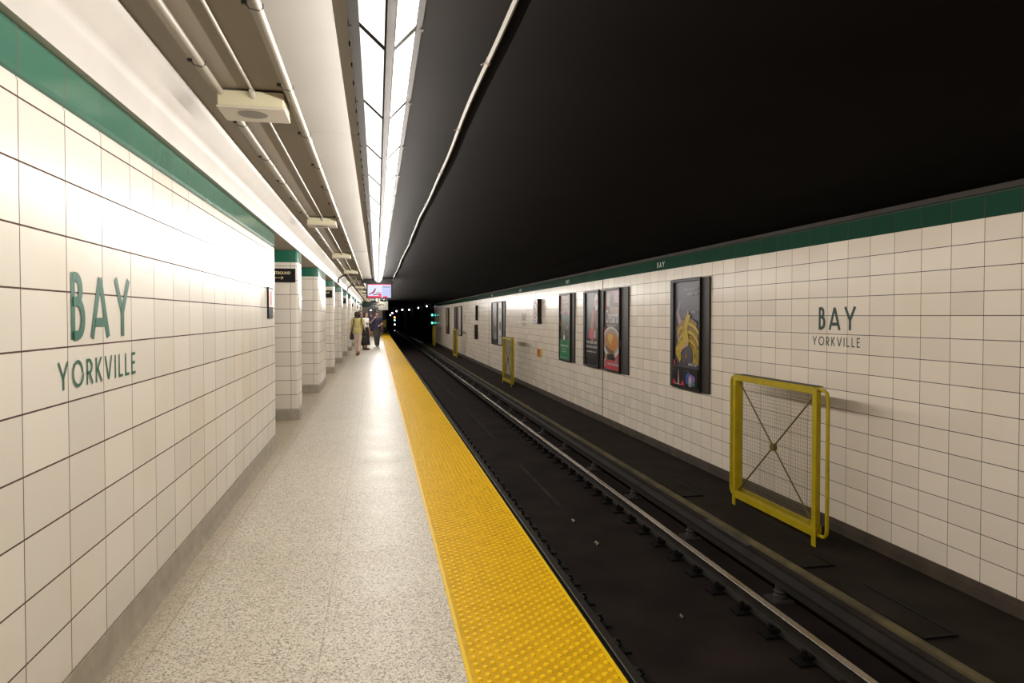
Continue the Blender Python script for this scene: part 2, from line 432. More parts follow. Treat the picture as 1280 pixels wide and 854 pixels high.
# ================================================================== PLATFORM EDGE
root = thing('tactile_paving_strip', 'yellow tactile paving strip with raised domes along the platform edge', 'tactile strip', (0, 0, 0))
MB().box(.366, .985, Y0, Y1-.6, -.02, .006).build('paving_slab', m_yel, root)
dm = MB()
def domes(y0, y1, seg):
    n = int((y1-y0)/.0302)
    for j in range(n):
        y = y0+j*.0302
        for i in range(8):
            x = .405+(i*2+(j & 1))*.0368
            b = len(dm.v)
            for r, z in ((.0135, .006), (.0105, .0118)):
                for k in range(seg):
                    w = 2*PI*(k+.5)/seg; dm.v.append((x+r*math.cos(w), y+r*math.sin(w), z))
            for k in range(seg):
                dm.f.append((b+k, b+(k+1) % seg, b+seg+(k+1) % seg, b+seg+k)); dm.mi.append(0)
            dm.f.append(tuple(b+seg+k for k in range(seg))); dm.mi.append(0)
domes(2.3, 9, 10); domes(9, 22, 6); domes(22, Y1-.7, 4)
o = dm.build('raised_domes', m_dome, root); o['kind'] = 'stuff'
s = MB()
y = 2.32-.305*20
while y < Y1-.9: s.box(.358, .375, y, y+.3035, -.01, .0085); y += .305
s.build('edge_trim', m_yel2, root)
MB().box(.972, .990, Y0, Y1-.6, -.03, .008).build('nosing', m_yel2, root)

# ================================================================== TRACK
def rail(name, x, label, mh):
    r = thing(name, label, 'rail', (x, 0, ZB))
    MB().extr([(-.07, .022), (.07, .022), (.07, .034), (.012, .05), (.012, .115), (.033, .122), (.033, .148), (-.033, .148), (-.033, .122), (-.012, .115), (-.012, .05), (-.07, .034)], Y0, 160).build('rail_web', m_rail, r)
    MB().extr([(-.035, .136), (.035, .136), (.035, .150), (.028, .156), (-.028, .156), (-.035, .150)], Y0, 160).build('rail_head', mh, r, smooth=True)
    return r
rr = rail('running_rail', 3.32, 'bright topped running rail down the middle of the track bed', m_head)
rl = rail('running_rail', 1.755, 'dull running rail tucked under the yellow platform edge', m_headL)
def fastener(sx):
    s = MB()
    s.box(min(sx*.055, sx*.20), max(sx*.055, sx*.20), -.075, .075, 0, .022)
    s.box(min(sx*.05, sx*.12), max(sx*.05, sx*.12), -.035, .035, .022, .062)
    s.tube([(sx*.115, 0, .02), (sx*.115, 0, .098)], .021, 8)
    s.tube([(sx*.115, 0, .05), (sx*.115, 0, .068)], .036, 8)
    s.tube([(sx*.07, -.06, .055), (sx*.10, -.06, .075), (sx*.10, .05, .075), (sx*.07, .05, .055)], .010, 6)
    return s.mesh('rail_fastener', m_iron)
for r_, sides in ((rr, (-1,)), (rl, (1,))):
    for sx in sides:
        me = fastener(sx)
        for i in range(100):
            o = bpy.data.objects.new('rail_fastener', me); COL.objects.link(o); o.parent = r_
            o.location = (0, 3.27+i*.457, 0)
        s = MB(); 
        for i in range(-8, 0): s.box(min(sx*.05, sx*.2), max(sx*.05, sx*.2), 3.27+i*.457-.07, 3.27+i*.457+.07, 0, .05)
        for i in range(100, 130): s.box(min(sx*.05, sx*.2), max(sx*.05, sx*.2), 3.27+i*.457-.07, 3.27+i*.457+.07, 0, .05)
        s.build('distant_rail_fasteners', m_iron, r_)['kind'] = 'stuff'
cr = thing('contact_rail', 'power rail under a long grey cover board beside the track ledge', 'contact rail', (0, 0, ZB))
MB().extr([(3.665, .13), (3.745, .13), (3.745, .205), (3.665, .205)], Y0, 120).build('conductor_bar', m_rail, cr)
MB().extr([(3.645, .208), (3.80, .208), (3.80, .275), (3.775, .29), (3.70, .275), (3.645, .232)], Y0, 120).build('cover_board', m_cover, cr)
cb = cr.children[-1] if False else [c for c in COL.objects if c.name.startswith('cover_board')][0]
MB().extr([(3.715, .284), (3.77, .294), (3.765, .302), (3.715, .292)], Y0, 120).build('cover_ridge', m_cover, cb)
sup = MB().box(-.11, .09, -.10, .10, 0, .02).tube([(0, 0, .02), (0, 0, .05), (0, 0, .06), (0, 0, .085), (0, 0, .095), (0, 0, .13)], [.062, .062, .045, .062, .045, .045], 12).mesh('insulator', m_insul)
y = 5.73-1.85*3
while y < 58:
    o = bpy.data.objects.new('insulator', sup); COL.objects.link(o); o.parent = cr; o.location = (3.695, y, 0); y += 1.85
# joint bars (pale worn lengths) on the cover
MB().box(3.72, 3.77, 6.35, 7.25, .292, .306).build('splice_plate', m_insul, cb)
# steel covers let into the ledge
def hatch(x, y, w, l, holes, label):
    r = thing('ledge_cover_plate', label, 'cover plate', (x, y, ZL))
    pl = MB().box(0, w, 0, l, 0, .012).build('plate', m_ledge, r)
    s = MB().box(-.01, w+.015, -.022, 0, 0, .02); s.box(w, w+.022, 0, l, 0, .02)
    s.build('raised_lip', m_iron, r)
    if holes:
        s = MB()
        for i in range(holes):
            for j in range(2): s.tube([(w*(.35+.4*j), l*(i+.7)/(holes+.4), .0115), (w*(.35+.4*j), l*(i+.7)/(holes+.4), .0135)], .014, 8)
        s.build('bolt_holes', m_iron, pl)
hatch(3.93, 4.28, .26, .95, 4, 'perforated steel cover plate on the ledge, in front of the nearest yellow gate')
hatch(3.93, 5.72, .30, .30, 0, 'small oblong cover plate on the ledge below the foot of the nearest yellow gate')
hatch(3.93, 8.30, .26, .85, 0, 'plain rusty cover plate on the ledge just beyond the nearest yellow gate')
def litter(x, y, z, label, c, r):
    s = MB(); n = 9
    top = [(x+r*(1+.4*math.sin(i*2.3))*math.cos(2*PI*i/n), y+r*1.6*(1+.3*math.cos(i*3.1))*math.sin(2*PI*i/n), z+.006+.01*((i*37) % 3)) for i in range(n)]
    s.add(top+[(x, y, z+.022), (x, y, z)], [(i, (i+1) % n, n) for i in range(n)]+[((i+1) % n, i, n+1) for i in range(n)])
    tag(s.build('paper_scrap', c), label, 'litter')
m_scrap = M('dirty_paper', (.30, .24, .16), .8)
litter(2.50, 7.55, ZB, 'crumpled paper scrap between the rails, nearer of the two big scraps', m_scrap, .03)
litter(2.48, 8.45, ZB, 'crumpled paper scrap between the rails, farther of the two big scraps', m_scrap, .03)
litter(2.62, 5.55, ZB, 'tiny paper scrap on the track bed close to the camera', m_scrap, .016)
# pale centre seam and stains on the slab
m_seam = M('pale_silt', (.034, .028, .022), .9, spec=.08, var=.4, vs=5)
s = MB()
for a, b in ((14.5, 19.5), (22.0, 31.0), (9.0, 12.0)): s.box(2.47, 2.53, a, b, ZB, ZB+.004)
tag(s.build('silt_streak', m_seam), 'pale silt streak drying along the middle of the track bed', 'stain', kind='stuff')

# ================================================================== YELLOW GATES BY THE WALL
def make_gate(label):
    """origin: foot of the gate on the ledge; runs along Y"""
    r = thing('track_gate', label, 'gate', (4.40, 7.05, ZL), group='yellow mesh gates along the track wall')
    ya, yb, zt, zb = -.80, .80, 1.645, .10
    for y, d in ((ya, -1), (yb, 1)):
        s = MB().box(0, .012, y-.035, y+.035, 0, zt-.02); s.box(.012, .10, y-.035*d-.006, y-.035*d+.006, .08, zt-.03) 
        s.build('post', m_gate, r, bevel=.003)
        t = [(.05, y, zt-.03), (.05, y+d*.08, zt-.03), (.05, y+d*.125, zt-.05), (.05, y+d*.15, zt-.10), (.05, y+d*.15, .22), (.05, y+d*.145, .16), (.05, y+d*.11, .12), (.05, y, .115)]
        MB().tube(t, .019, 10).build('bent_guard_tube', m_gate, r, smooth=True)
    s = MB().box(-.002, .012, ya, yb, zt-.075, zt).box(.012, .11, ya, yb, zt-.012, zt); s.build('top_rail', m_gate, r, bevel=.003)
    MB().box(.0, .115, ya+.02, yb-.02, zt, zt+.004).build('top_rail_skin', m_clamp, r)
    s = MB().box(-.002, .012, ya, yb, zb, zb+.085).box(.012, .05, ya, yb, zb+.073, zb+.085); s.build('bottom_rail', m_gate, r, bevel=.003)
    MB().box(.085, .097, ya, yb, zb+.03, zb+.115).build('rear_bottom_rail', m_gate, r)
    c = (.045, 0, (zt+zb)/2)
    for y0_, z0_, y1_, z1_ in ((ya+.04, zt-.08, yb-.04, zb+.09), (yb-.04, zt-.08, ya+.04, zb+.09)):
        MB().tube([(.045, y0_, z0_), (.045, y1_, z1_)], .009, 8).build('brace_rod', m_gated, r)
    MB().tube([(.022, c[1], c[2]), (.068, c[1], c[2])], .042, 14).build('brace_hub', m_gated, r, smooth=True)
    s = MB()
    n = 58
    for i in range(n+1):
        y = ya+.03+(yb-ya-.06)*i/n; s.tube([(.082, y, zb+.05), (.082, y, zt-.02)], .0016, 4, caps=False)
    n = 34
    for i in range(n+1):
        z = zb+.06+(zt-zb-.09)*i/n; s.tube([(.085, ya+.02, z), (.085, yb-.02, z)], .0016, 4, caps=False)
    s.build('wire_mesh', m_wire, r)
    return r
g0 = make_gate('nearest and largest yellow mesh gate standing against the tiled wall')
for y, lb in ((23.15, 'second yellow mesh gate along the wall, in front of the black and white posters'),
              (39.3, 'third yellow mesh gate along the wall, seen almost edge on'),
              (54.2, 'farthest yellow mesh gate, close to the tunnel mouth')):
    dup(g0, (4.40, y, ZL), lb)

# ================================================================== LETTERING ON THE WALLS
def station_name(fr, label, m, zb, zy, k=1.):
    r = thing('station_name_lettering', label, 'lettering')
    word(fr, 'BAY', 0+.117, .117+.615, zb, .254, .036, m, r, .062)
    word(fr, 'YORKVILLE', 0, .80, zy, .102, .0125, m, r, .032)
station_name(Frame((L+.0016, 2.716, 0), (0, 1, 0)), 'large green BAY YORKVILLE station name on the near left wall', m_ink, 1.398, 1.216)
for y, lb in ((7.11, 'dark green BAY YORKVILLE name above the nearest yellow gate'),
              (23.35, 'faded BAY YORKVILLE name between the red circle sign and the second gate'),
              (39.6, 'faint farthest BAY YORKVILLE name on the track wall')):
    station_name(Frame((R-.0016, y, 0), (0, -1, 0)), lb, m_inkR, 1.335, 1.155)
for i, lb in enumerate(('small white BAY on the green band, nearest one, right above the dark dragon poster side',
                        'small white BAY on the green band above the narrow green footed poster',
                        'small white BAY on the green band above the second yellow gate',
                        'small white BAY on the green band, farthest one')):
    r = thing('band_name_lettering', lb if i else 'small white BAY on the green band, nearest of the four', 'lettering', group='white names on the green band')
    word(Frame((R-.0046, 11.59+6.05*i, 0), (0, -1, 0)), 'BAY', 0, .31, 2.358, .095, .017, m_whiteink, r, .04)

# ================================================================== PILLARS
SPECS = [(10.17, .50, 1), (13.70, 1.87, 0), (18.38, .55, 1), (22.35, .95, 0), (26.45, .55, 1), (30.5, 1.3, 0), (34.5, .55, 1), (38.6, 1., 0), (42.6, .55, 1), (46.7, 1., 0), (50.8, .55, 1), (55.0, 1., 0)]
ORD = ['first', 'second', 'third', 'fourth', 'fifth', 'sixth', 'seventh', 'eighth', 'ninth', 'tenth', 'eleventh', 'twelfth']
def rbox(x0, x1, y0, y1, z0, z1, r=.035, n=4):
    pts = []
    for cx, cy, a in ((x1-r, y1-r, 0), (x0+r, y1-r, 90), (x0+r, y0+r, 180), (x1-r, y0+r, 270)):
        for i in range(n+1):
            w = math.radians(a+90*i/n); pts.append((cx+r*math.cos(w), cy+r*math.sin(w)))
    k = len(pts); s = MB()
    s.add([(x, y, z0) for x, y in pts]+[(x, y, z1) for x, y in pts], [tuple(reversed(range(k))), tuple(range(k, 2*k))]+[(i, (i+1) % k, (i+1) % k+k, i+k) for i in range(k)])
    return s
XP = -1.105
for i, (y, d, sg) in enumerate(SPECS):
    lb = f'{ORD[i]} tiled pillar from the lettered wall, ' + ('narrow and carrying a black sign' if sg else 'deep one without a sign')
    if i == 11: lb = 'twelfth and farthest tiled pillar from the lettered wall'
    p = thing('pillar', lb, 'pillar', (0, 0, 0), group='tiled pillars along the platform', kind='thing')
    x0 = XP-.62
    rbox(x0, XP, y, y+d, .15, 2.255).build('tiled_shaft', m_tileP, p, smooth=True)
    rbox(x0-.002, XP+.002, y-.002, y+d+.002, 2.255, 2.428).build('green_band', m_greenP, p, smooth=True)
    rbox(x0-.008, XP+.008, y-.008, y+d+.008, .0, .15).build('base', m_base, p, smooth=True)
    if sg:
        k = thing('direction_sign', f'black EASTBOUND sign with arrow on the {ORD[i]} tiled pillar', 'sign', (0, 0, 0), group='black signs on the pillars')
        MB().box(XP-.575, XP-.03, y-.024, y-.002, 1.97, 2.165).build('sign_board', m_black, k, bevel=.003)
        a = Art(Frame((XP-.575, y-.0245, 1.97), (1, 0, 0)))
        a.text('EASTBOUND', .198, .112, .040, m_cream_ink, width=.280, bold=.016)
        a.ribbon([(.12, .062), (.375, .062)], .006, m_cream_ink)
        a.ribbon([(.352, .083), (.38, .062), (.352, .041)], .008, m_cream_ink)
        a.build('sign_lettering', k)
# small notice near the end of the left wall
k = thing('platform_notice', 'slim black framed notice with red print at the end of the left wall', 'notice')
MB().box(L-.002, L+.018, 7.50, 7.80, 1.465, 1.795).build('frame', m_black, k, bevel=.003)
a = Art(Frame((L+.0185, 7.515, 1.475), (0, 1, 0)))
a.rect(0, .27, .11, .295, m_whiteink)
rn = random.Random(3)
m_pink = M('faded_red_print', (.55, .16, .18), .5)
a.rect(.06, .21, .125, .28, m_pink)
for j in range(5): a.words(.07, .135+.029*j, .13, .016, m_whiteink, rn)
for j in range(3): a.words(.03, .015+.03*j, .2, .012, m_grey, rn)
a.build('printed_sheet', k)

# ================================================================== CEILING FIXTURES
# linear lights
def make_light():
    r = thing('ceiling_light', 'lit vee shaped ceiling light section with white lenses in the continuous row', 'ceiling light', (0, 0, 0), group='vee shaped lights over the platform edge')
    Lm = .975
    s = MB().box(-.10, -.063, 0, Lm, 2.638, 2.70).box(-.104, -.098, 0, Lm, 2.632, 2.70)
    for q in (.2, .45, .7): s.box(-.112, -.10, q, q+.02, 2.64, 2.655)
    s.box(.158, .184, 0, Lm, 2.648, 2.70)
    s.build('side_frame', m_lframe, r)
    MB().extr([(.033, 2.556), (.041, 2.546), (.067, 2.546), (.075, 2.556), (.075, 2.57), (.033, 2.57)], 0, Lm).build('spine', m_lframe, r)
    MB().extr([(-.064, 2.648), (.035, 2.558), (.035, 2.566), (-.064, 2.656)], .006, Lm-.006).build('lens', m_lens, r)
    MB().extr([(.073, 2.558), (.160, 2.652), (.160, 2.660), (.073, 2.566)], .006, Lm-.006).build('lens', m_lensR, r)
    for q in (.125, .375, .625, .875):  # unseen point lamps added below the lenses carry most of the section's light
        ld = bpy.data.lights.new('added_point_lamp', 'POINT'); ld.energy = 4.4; ld.color = (1., .96, .91); ld.shadow_soft_size = 0.
        lo = bpy.data.objects.new('added_point_lamp', ld); COL.objects.link(lo); lo.parent = r; lo.location = (.14, q*.975, 2.45)
    s = MB().extr([(-.068, 2.648), (.035, 2.5545), (.073, 2.5545), (.164, 2.650), (.164, 2.656), (.072, 2.559), (.036, 2.559), (-.068, 2.656)], -.019, .019)
    s.box(-.108, -.094, -.012, .012, 2.63, 2.66); s.box(.176, .19, -.012, .012, 2.64, 2.67)
    s.build('cross_strip', m_lframe, r)
    return r
l0 = make_light(); l0.location = (0, 2.80, 0)
k = -9
while 2.80+k*.975 < 52:
    if k and k != 20:
        q = dup(l0, (0, 2.80+k*.975, 0))
        if k == 19:                                        # this one ends at the screen
            for c in list(q.children):
                if c.type == 'LIGHT' and c.location.y > .45: bpy.data.objects.remove(c)
    k += 1
# conduits with clamps
def conduit(name, label, x, z, r, segs, hook):
    o = thing(name, label, 'conduit', (x, 0, z))
    s = MB()
    for a, b in segs: s.tube([(0, a, 0), (0, b, 0)], r, 10)
    s.build('pipe', m_pipe, o, smooth=True)
    s = MB()
    for a, b in segs:
        q = a+1.5
        while q < b-.3: s.tube([(0, q, 0), (0, q+.06, 0)], r*1.22, 10); q += 3.05
    s.build('coupling', m_pipe, o)
    if hook:
        c = MB().tube([(-.05, 0, .016), (-.035, 0, -.008), (0, 0, -.0155), (.016, 0, -.004), (.016, 0, .012)], .0028, 6).box(-.062, -.042, -.007, .007, .006, .02).mesh('clamp', m_clamp)
        for a, b in segs:
            q = a+.35
            while q < b-.1 and q < 34:
                k = bpy.data.objects.new('clamp', c); COL.objects.link(k); k.parent = o; k.location = (0, q, 0); q += .93
SP = [3.87+4.757*i for i in range(-1, 12)]       # near faces of the speaker boxes
gaps = [(Y0, SP[0])]+[(SP[i]+.26, SP[i+1]) for i in range(len(SP)-1)]
conduit('ceiling_conduit', 'cream conduit running beside the pale panel, nearest the ceiling lights', -.43, ST-.028, .0145, [(Y0, 57)], True)
conduit('ceiling_conduit', 'thick cream conduit broken by the speaker boxes, nearest the white cornice', -.80, CE-.03, .014, [(a, b-.02) for a, b in gaps], True)
conduit('ceiling_conduit', 'thin cream conduit in the middle, running into each speaker box', -.645, CE-.012, .008, [(a, b+.0) for a, b in gaps], False)
# speakers
def make_speaker(label):
    r = thing('ceiling_speaker', label, 'speaker', (0, 0, 0), group='cream speaker boxes under the ceiling')
    MB().box(-.825, -.487, 0, .25, 2.606, 2.69).build('housing', m_box, r, bevel=.006)
    s = MB().box(-.829, -.483, -.004, .262, 2.596, 2.606); s.box(-.489, -.483, .02, .24, 2.606, 2.625)
    fp = s.build('face_plate', m_boxface, r, bevel=.002)
    MB().tube([(-.66, .11, 2.5965), (-.66, .11, 2.594)], .076, 24).build('grille', m_grill, fp)
    MB().tube([(-.645, -.05, CE-.022), (-.645, .0, CE-.03), (-.645, .02, CE-.035)], [.012, .024, .026], 10).build('cable_boot', m_pipe, r, smooth=True)
    return r
s0 = make_speaker('nearest cream ceiling speaker box, with the large oval grille'); s0.location = (0, SP[1], 0)
for i in range(2, len(SP)):
    dup(s0, (0, SP[i], 0), f'{ORD[i-1]} cream ceiling speaker box along the row' if i < len(SP)-1 else 'farthest cream ceiling speaker box of the row')
# conduit branches over the cornice
for y, lb in ((20.2, 'dark conduit elbow bending down over the cornice, nearer of two'), (26.6, 'dark conduit elbow bending down over the cornice, farther of two')):
    s = MB().tube([(-.60, y, CE-.02), (-.90, y, CE-.03), (-.97, y, CE-.06), (-1.055, y, 2.58), (-1.075, y, 2.53), (-1.075, y, 2.44)], .022, 8)
    s.box(-1.1, -1.06, y-.05, y+.05, 2.43, 2.50)
    tag(s.build('conduit_elbow', m_clamp, smooth=True), lb, 'conduit')
# cable on the black ceiling
r = thing('ceiling_cable', 'pale sagging cable tied along the black ceiling over the track', 'cable', (0, 0, 0))
ties = [3.15, 4.30, 5.6, 7.2, 9.0, 11., 13.2, 15.5, 18., 20.5]
pts = []; y = -2.; rn = random.Random(5)
zc_ = lambda x: 2.685+(x-.17)*.0086
off = {}
while y < 57:
    w = .008*math.sin(y*1.15+.9)+.004*math.sin(y*2.9)
    pts.append((.515+w, y, zc_(.515)-.022-.006*abs(math.sin(y*1.35)))); y += .22 if y < 14 else .6
MB().tube(pts, .0115, 8).build('sheath', m_cable, r, smooth=True)
def at_y(y):
    for a, b in zip(pts, pts[1:]):
        if a[1] <= y <= b[1]: t = (y-a[1])/(b[1]-a[1]); return [a[j]+(b[j]-a[j])*t for j in range(3)]
for y in ties:
    c = at_y(y); s = MB().tube([(c[0], y-.012, c[2]), (c[0], y+.012, c[2])], .0145, 8); s.tube([(c[0]-.012, y, c[2]), (c[0]-.03, y, c[2]-.012)], .003, 5); s.tube([(c[0], y, c[2]), (c[0], y, zc_(.515)+.01)], .004, 5)
    s.build('cable_tie', m_tie, r)
# screen
r = thing('information_screen', 'lit platform information screen hanging under the ceiling lights', 'screen', (.085, 22.25, 0))
MB().box(-.41, .41, 0, .10, 2.055, 2.545).build('bezel', m_black, r, bevel=.006)
MB().box(-.56, .42, .02, .16, 2.545, 2.70).build('mounting_beam', m_black, r)
a = Art(Frame((-.365, -.001, 2.085), (1, 0, 0)))
sl = lambda n, c, e: M(n, (.02, .02, .02), .6, spec=.05, emit=c, es=e)
m_sw, m_sr, m_sd, m_sb = sl('screen_white', (.80, .80, 1.), .55), sl('screen_red', (1., .06, .16), .5), sl('screen_dark', (.05, .03, .05), .2), sl('screen_blue', (.62, .66, 1.), .5)
a.rect(0, .73, 0, .43, m_sw); a.rect(0, .73, .405, .43, m_sr); a.rect(.45, .73, .02, .38, m_sb); a.rect(0, .43, 0, .055, m_sr)
a.rect(.48, .62, .0, .045, m_sr)
a.ribbon([(.02, .09), (.10, .13), (.17, .17), (.22, .23), (.25, .30)], [.02, .03, .04, .05, .012], m_sd)
a.ribbon([(.16, .12), (.22, .20)], [.02, .05], m_sr); a.ribbon([(.17, .09), (.33, .11)], .03, m_sd); a.ribbon([(.28, .16), (.42, .15)], .02, m_sd); a.oval(.38, .09, .06, .035, m_sr)
a.rect(.47, .70, .33, .345, m_sd); a.rect(.47, .66, .29, .30, m_sw)
a.build('display', r)
# camera under the screen
r = thing('hanging_dome_camera', 'cream dome camera hanging right under the information screen', 'camera', (.06, 22.3, 0))
MB().tube([(0, 0, 2.056), (0, 0, 1.90)], .03, 10).build('drop_post', m_pipe, r)
MB().ell((0, 0, 1.87), (.085, .085, .05), 16, 8).build('dome_housing', m_box, r, smooth=True)
MB().tube([(-.12, 0, 1.88), (-.05, 0, 1.895), (.10, 0, 1.88), (.17, .0, 1.84)], .012, 8).build('side_arm', m_clamp, r)
# grey board farther down
r = thing('hanging_board', 'pale grey board hanging over the platform edge beyond the screen', 'sign', (.37, 40., 0))
MB().box(-.27, .27, 0, .08, 1.84, 2.34).build('board', m_grey, r, bevel=.01)
for x in (-.2, .2): MB().tube([(x, .04, 2.33), (x, .04, 2.70)], .014, 8).build('hanger_rod', m_clamp, r)

# ================================================================== POSTERS AND SIGNS ON THE RIGHT WALL
rn = random.Random(11)
def cab(label, y_far, y_near, z0, z1, panes, name='poster_frame'):
    """poster case; panes: (u0,u1) sheets from the left. returns root and the frames of the sheets"""
    r = thing(name, label, 'poster', (0, 0, 0))
    W = y_far-y_near
    MB().box(R-.035, R+.002, y_near, y_far, z0, z1).build('backing_case', m_fside, r, bevel=.004)
    fs = []
    for u0, u1 in panes:
        s = MB(); ya, yb = y_far-u1, y_far-u0; b = .035
        for c in ((ya, ya+b, z0+.0, z1), (yb-b, yb, z0, z1), (ya+b, yb-b, z0, z0+.045), (ya+b, yb-b, z1-.045, z1)): s.box(R-.075, R-.033, *c)
        rm = s.build('rim', m_frame, r, bevel=.003)
        MB().tube([(R-.077, (ya+yb)/2, z0+.022), (R-.073, (ya+yb)/2, z0+.022)], .012, 8).build('lock', m_insul, rm)
        fs.append((Frame((R-.041, yb-b, z0+.045), (0, -1, 0)), (u1-u0)-2*b, z1-z0-.09))
    return r, fs
P = lambda n, c, rg=.35: M(n, c, rg, spec=.2)
m_night, m_gold, m_gold2, m_smoke = P('poster_dusk', (.085, .075, .098)), P('poster_gold', (.58, .40, .03)), P('poster_ochre', (.34, .18, .015)), P('poster_smoke', (.30, .26, .28))
m_pinkp, m_blk, m_pgrey, m_pw = P('poster_pink', (.50, .30, .32)), P('poster_black', (.014, .012, .014)), P('poster_grey', (.105, .095, .095)), P('poster_white', (.62, .58, .55))
m_teal, m_vio, m_pgreen, m_brown, m_orange, m_egg, m_dgrn, m_tan, m_ptext = P('poster_blue', (.05, .10, .35)), P('poster_violet', (.26, .14, .42)), P('poster_green', (.012, .22, .075)), P('poster_brown', (.20, .085, .045)), P('poster_orange', (.55, .20, .025)), P('poster_egg', (.66, .42, .08)), P('poster_leaf', (.05, .075, .035)), P('poster_tan', (.40, .28, .20)), P('poster_print', (.40, .38, .40))
# 1: dark poster with the golden creature
r, fs = cab('tall dark poster of a golden striped creature, nearest to the camera', 10.965, 9.565, .297, 2.094, [(.17, 1.17)])
fr, W, Hh = fs[0]; a = Art(fr)
a.rect(0, W, 0, Hh, m_night)
a.ribbon([(.20, 1.40), (.10, 1.20), (.22, 1.0), (.13, .82), (.22, .66)], [.02, .10, .14, .12, .06], m_smoke)
a.ribbon([(.12, 1.25), (.18, 1.05), (.16, .9)], [.02, .06, .03], m_pinkp)
for k in range(8):
    rad_ = .20+.062*k
    a.ribbon([(.52+rad_*math.cos(w), .42+rad_*1.05*math.sin(w)) for w in [math.radians(132-14*q) for q in range(11)] if .52+rad_*math.cos(w) < W-.01 and .42+rad_*math.sin(w) > .37], .058, m_gold if k % 2 == 0 else m_gold2)
    if k % 2: a.ribbon([(.52+(rad_+.03)*math.cos(w), .42+(rad_+.03)*1.05*math.sin(w)) for w in [math.radians(110-11*q) for q in range(7)] if .52+(rad_+.03)*math.cos(w) < W-.01], [.004, .02, .026, .022, .026, .02, .004][:len([1 for q in range(7) if .52+(rad_+.03)*math.cos(math.radians(110-11*q)) < W-.01])], m_blk)
a.rect(.70, W, .40, .62, m_gold); 
for q in range(4): a.ribbon([(.74+.045*q, .66), (.72+.04*q, .52), (.76+.04*q, .40)], [.006, .022, .008], m_blk)
head = [(.08, .52), (.07, .62), (.13, .68), (.18, .76), (.26, .84), (.34, .92), (.40, 1.02), (.46, 1.12), (.52, 1.26), (.55, 1.16), (.62, 1.17), (.55, 1.08), (.50, .94), (.52, .84), (.56, .74), (.52, .66), (.42, .64), (.34, .60), (.26, .54), (.28, .44), (.22, .38), (.16, .44), (.12, .47)]
a.poly(head, m_gold)
for p_ in ([(.34, .92), (.30, 1.04), (.38, 1.0)], [(.26, .84), (.20, .93), (.30, .92)], [(.44, 1.08), (.40, 1.16), (.48, 1.14)]): a.poly(p_, m_gold2)
a.poly([(.30, .38), (.30, .54), (.42, .62), (.54, .68), (.66, .60), (.70, .40), (.60, .38)], m_night)
a.ribbon([(.28, .58), (.42, .66), (.54, .76)], [.015, .05, .02], m_pinkp); a.ribbon([(.12, .60), (.26, .63), (.40, .68)], [.01, .025, .01], m_egg)
for p_ in ([(.16, .66), (.22, .72)], [(.24, .74), (.34, .80)], [(.30, .84), (.40, .94)], [(.12, .54), (.20, .56)], [(.18, .46), (.24, .50)]): a.ribbon(p_, [.012, .028], m_gold2)
a.oval(.30, .77, .022, .014, m_blk, 12); a.ribbon([(.40, .96), (.47, 1.10), (.52, 1.22)], [.006, .03, .006], m_egg)
a.oval(.47, .50, .03, .05, m_gold2, 10)
a.words(.38, 1.555, .48, .050, m_ptext, rn); a.words(.52, 1.475, .33, .055, m_ptext, rn); a.words(.66, 1.20, .16, .022, m_ptext, rn)
a.rect(.03, .085, .335, .42, m_red)
a.words(.12, .36, .42, .022, m_pgrey, rn); a.words(.60, .355, .30, .042, m_pw, rn)
a.rect(0, W, .315, .325, m_pgrey); a.rect(.455, .463, 0, .315, m_pgrey)
a.rect(0, .45, .0, .31, m_blk); a.ribbon([(.24, .03), (.25, .14), (.245, .27)], [.07, .04, .012], m_pinkp)
for q in (.06, .11, .38, .42): a.ribbon([(q, .02), (q, .10)], [.08, .01], m_red)
a.rect(.12, .34, .02, .035, m_pinkp)
a.rect(.47, W, .0, .31, m_blk)
for x, y_, rx, ry, mm in ((.62, .16, .11, .08, m_teal), (.70, .12, .10, .10, m_vio), (.66, .09, .06, .08, m_smoke), (.68, .13, .03, .06, m_pw), (.80, .07, .05, .04, m_pgreen), (.80, .15, .05, .05, m_vio), (.56, .10, .04, .05, m_teal)): a.oval(x, y_, rx, ry, mm, 16)
a.words(.04, .25, .14, .02, m_pgrey, rn); a.words(.49, .25, .18, .02, m_pgrey, rn)
a.build('printed_sheet', r)
# 2: pair case
r, fs = cab('wide black case holding the grey red drink poster and the orange dish poster', 16.01, 12.97, .302, 2.085, [(.22, 1.27), (1.60, 2.64)])
fr, W, Hh = fs[0]; a = Art(fr)
a.rect(0, W, 0, Hh, m_blk); a.rect(0, W, .62, Hh, m_pgrey)
a.ribbon([(.40, .60), (.52, 1.0), (.62, 1.30)], [.34, .16, .06], m_red)
a.ribbon([(.72, .60), (.70, .9), (.80, 1.15)], [.16, .14, .10], m_brown); a.ribbon([(.46, .86), (.50, 1.05), (.50, 1.28)], [.10, .14, .08], m_tan)
a.ribbon([(.66, .64), (.72, .80)], [.10, .06], m_pw); a.ribbon([(.86, .88), (.92, 1.18)], [.12, .06], m_smoke); a.ribbon([(.68, 1.02), (.74, 1.30)], .06, m_red)
a.oval(.80, 1.46, .13, .19, m_pw); a.ring(.80, 1.46, .045, .06, m_red); a.ribbon([(.74, 1.44), (.86, 1.48)], .02, m_red)
a.words(.06, .50, .84, .07, m_pw, rn); a.words(.06, .40, .84, .06, m_pw, rn)
a.words(.10, .30, .78, .032, m_pw, rn); a.words(.10, .24, .78, .022, m_pgrey, rn); a.words(.10, .19, .70, .022, m_pgrey, rn)
for q in range(3): a.words(.10, .06+.03*q, .5, .010, m_pgrey, rn)
a.build('printed_sheet', r)
fr, W, Hh = fs[1]; a = Art(fr)
a.rect(0, W, 0, Hh, m_pgrey); a.rect(0, W, 1.28, Hh, m_brown); a.rect(.36, W, 1.42, Hh, m_pinkp); a.rect(0, W*.4, .2, .62, m_tan)
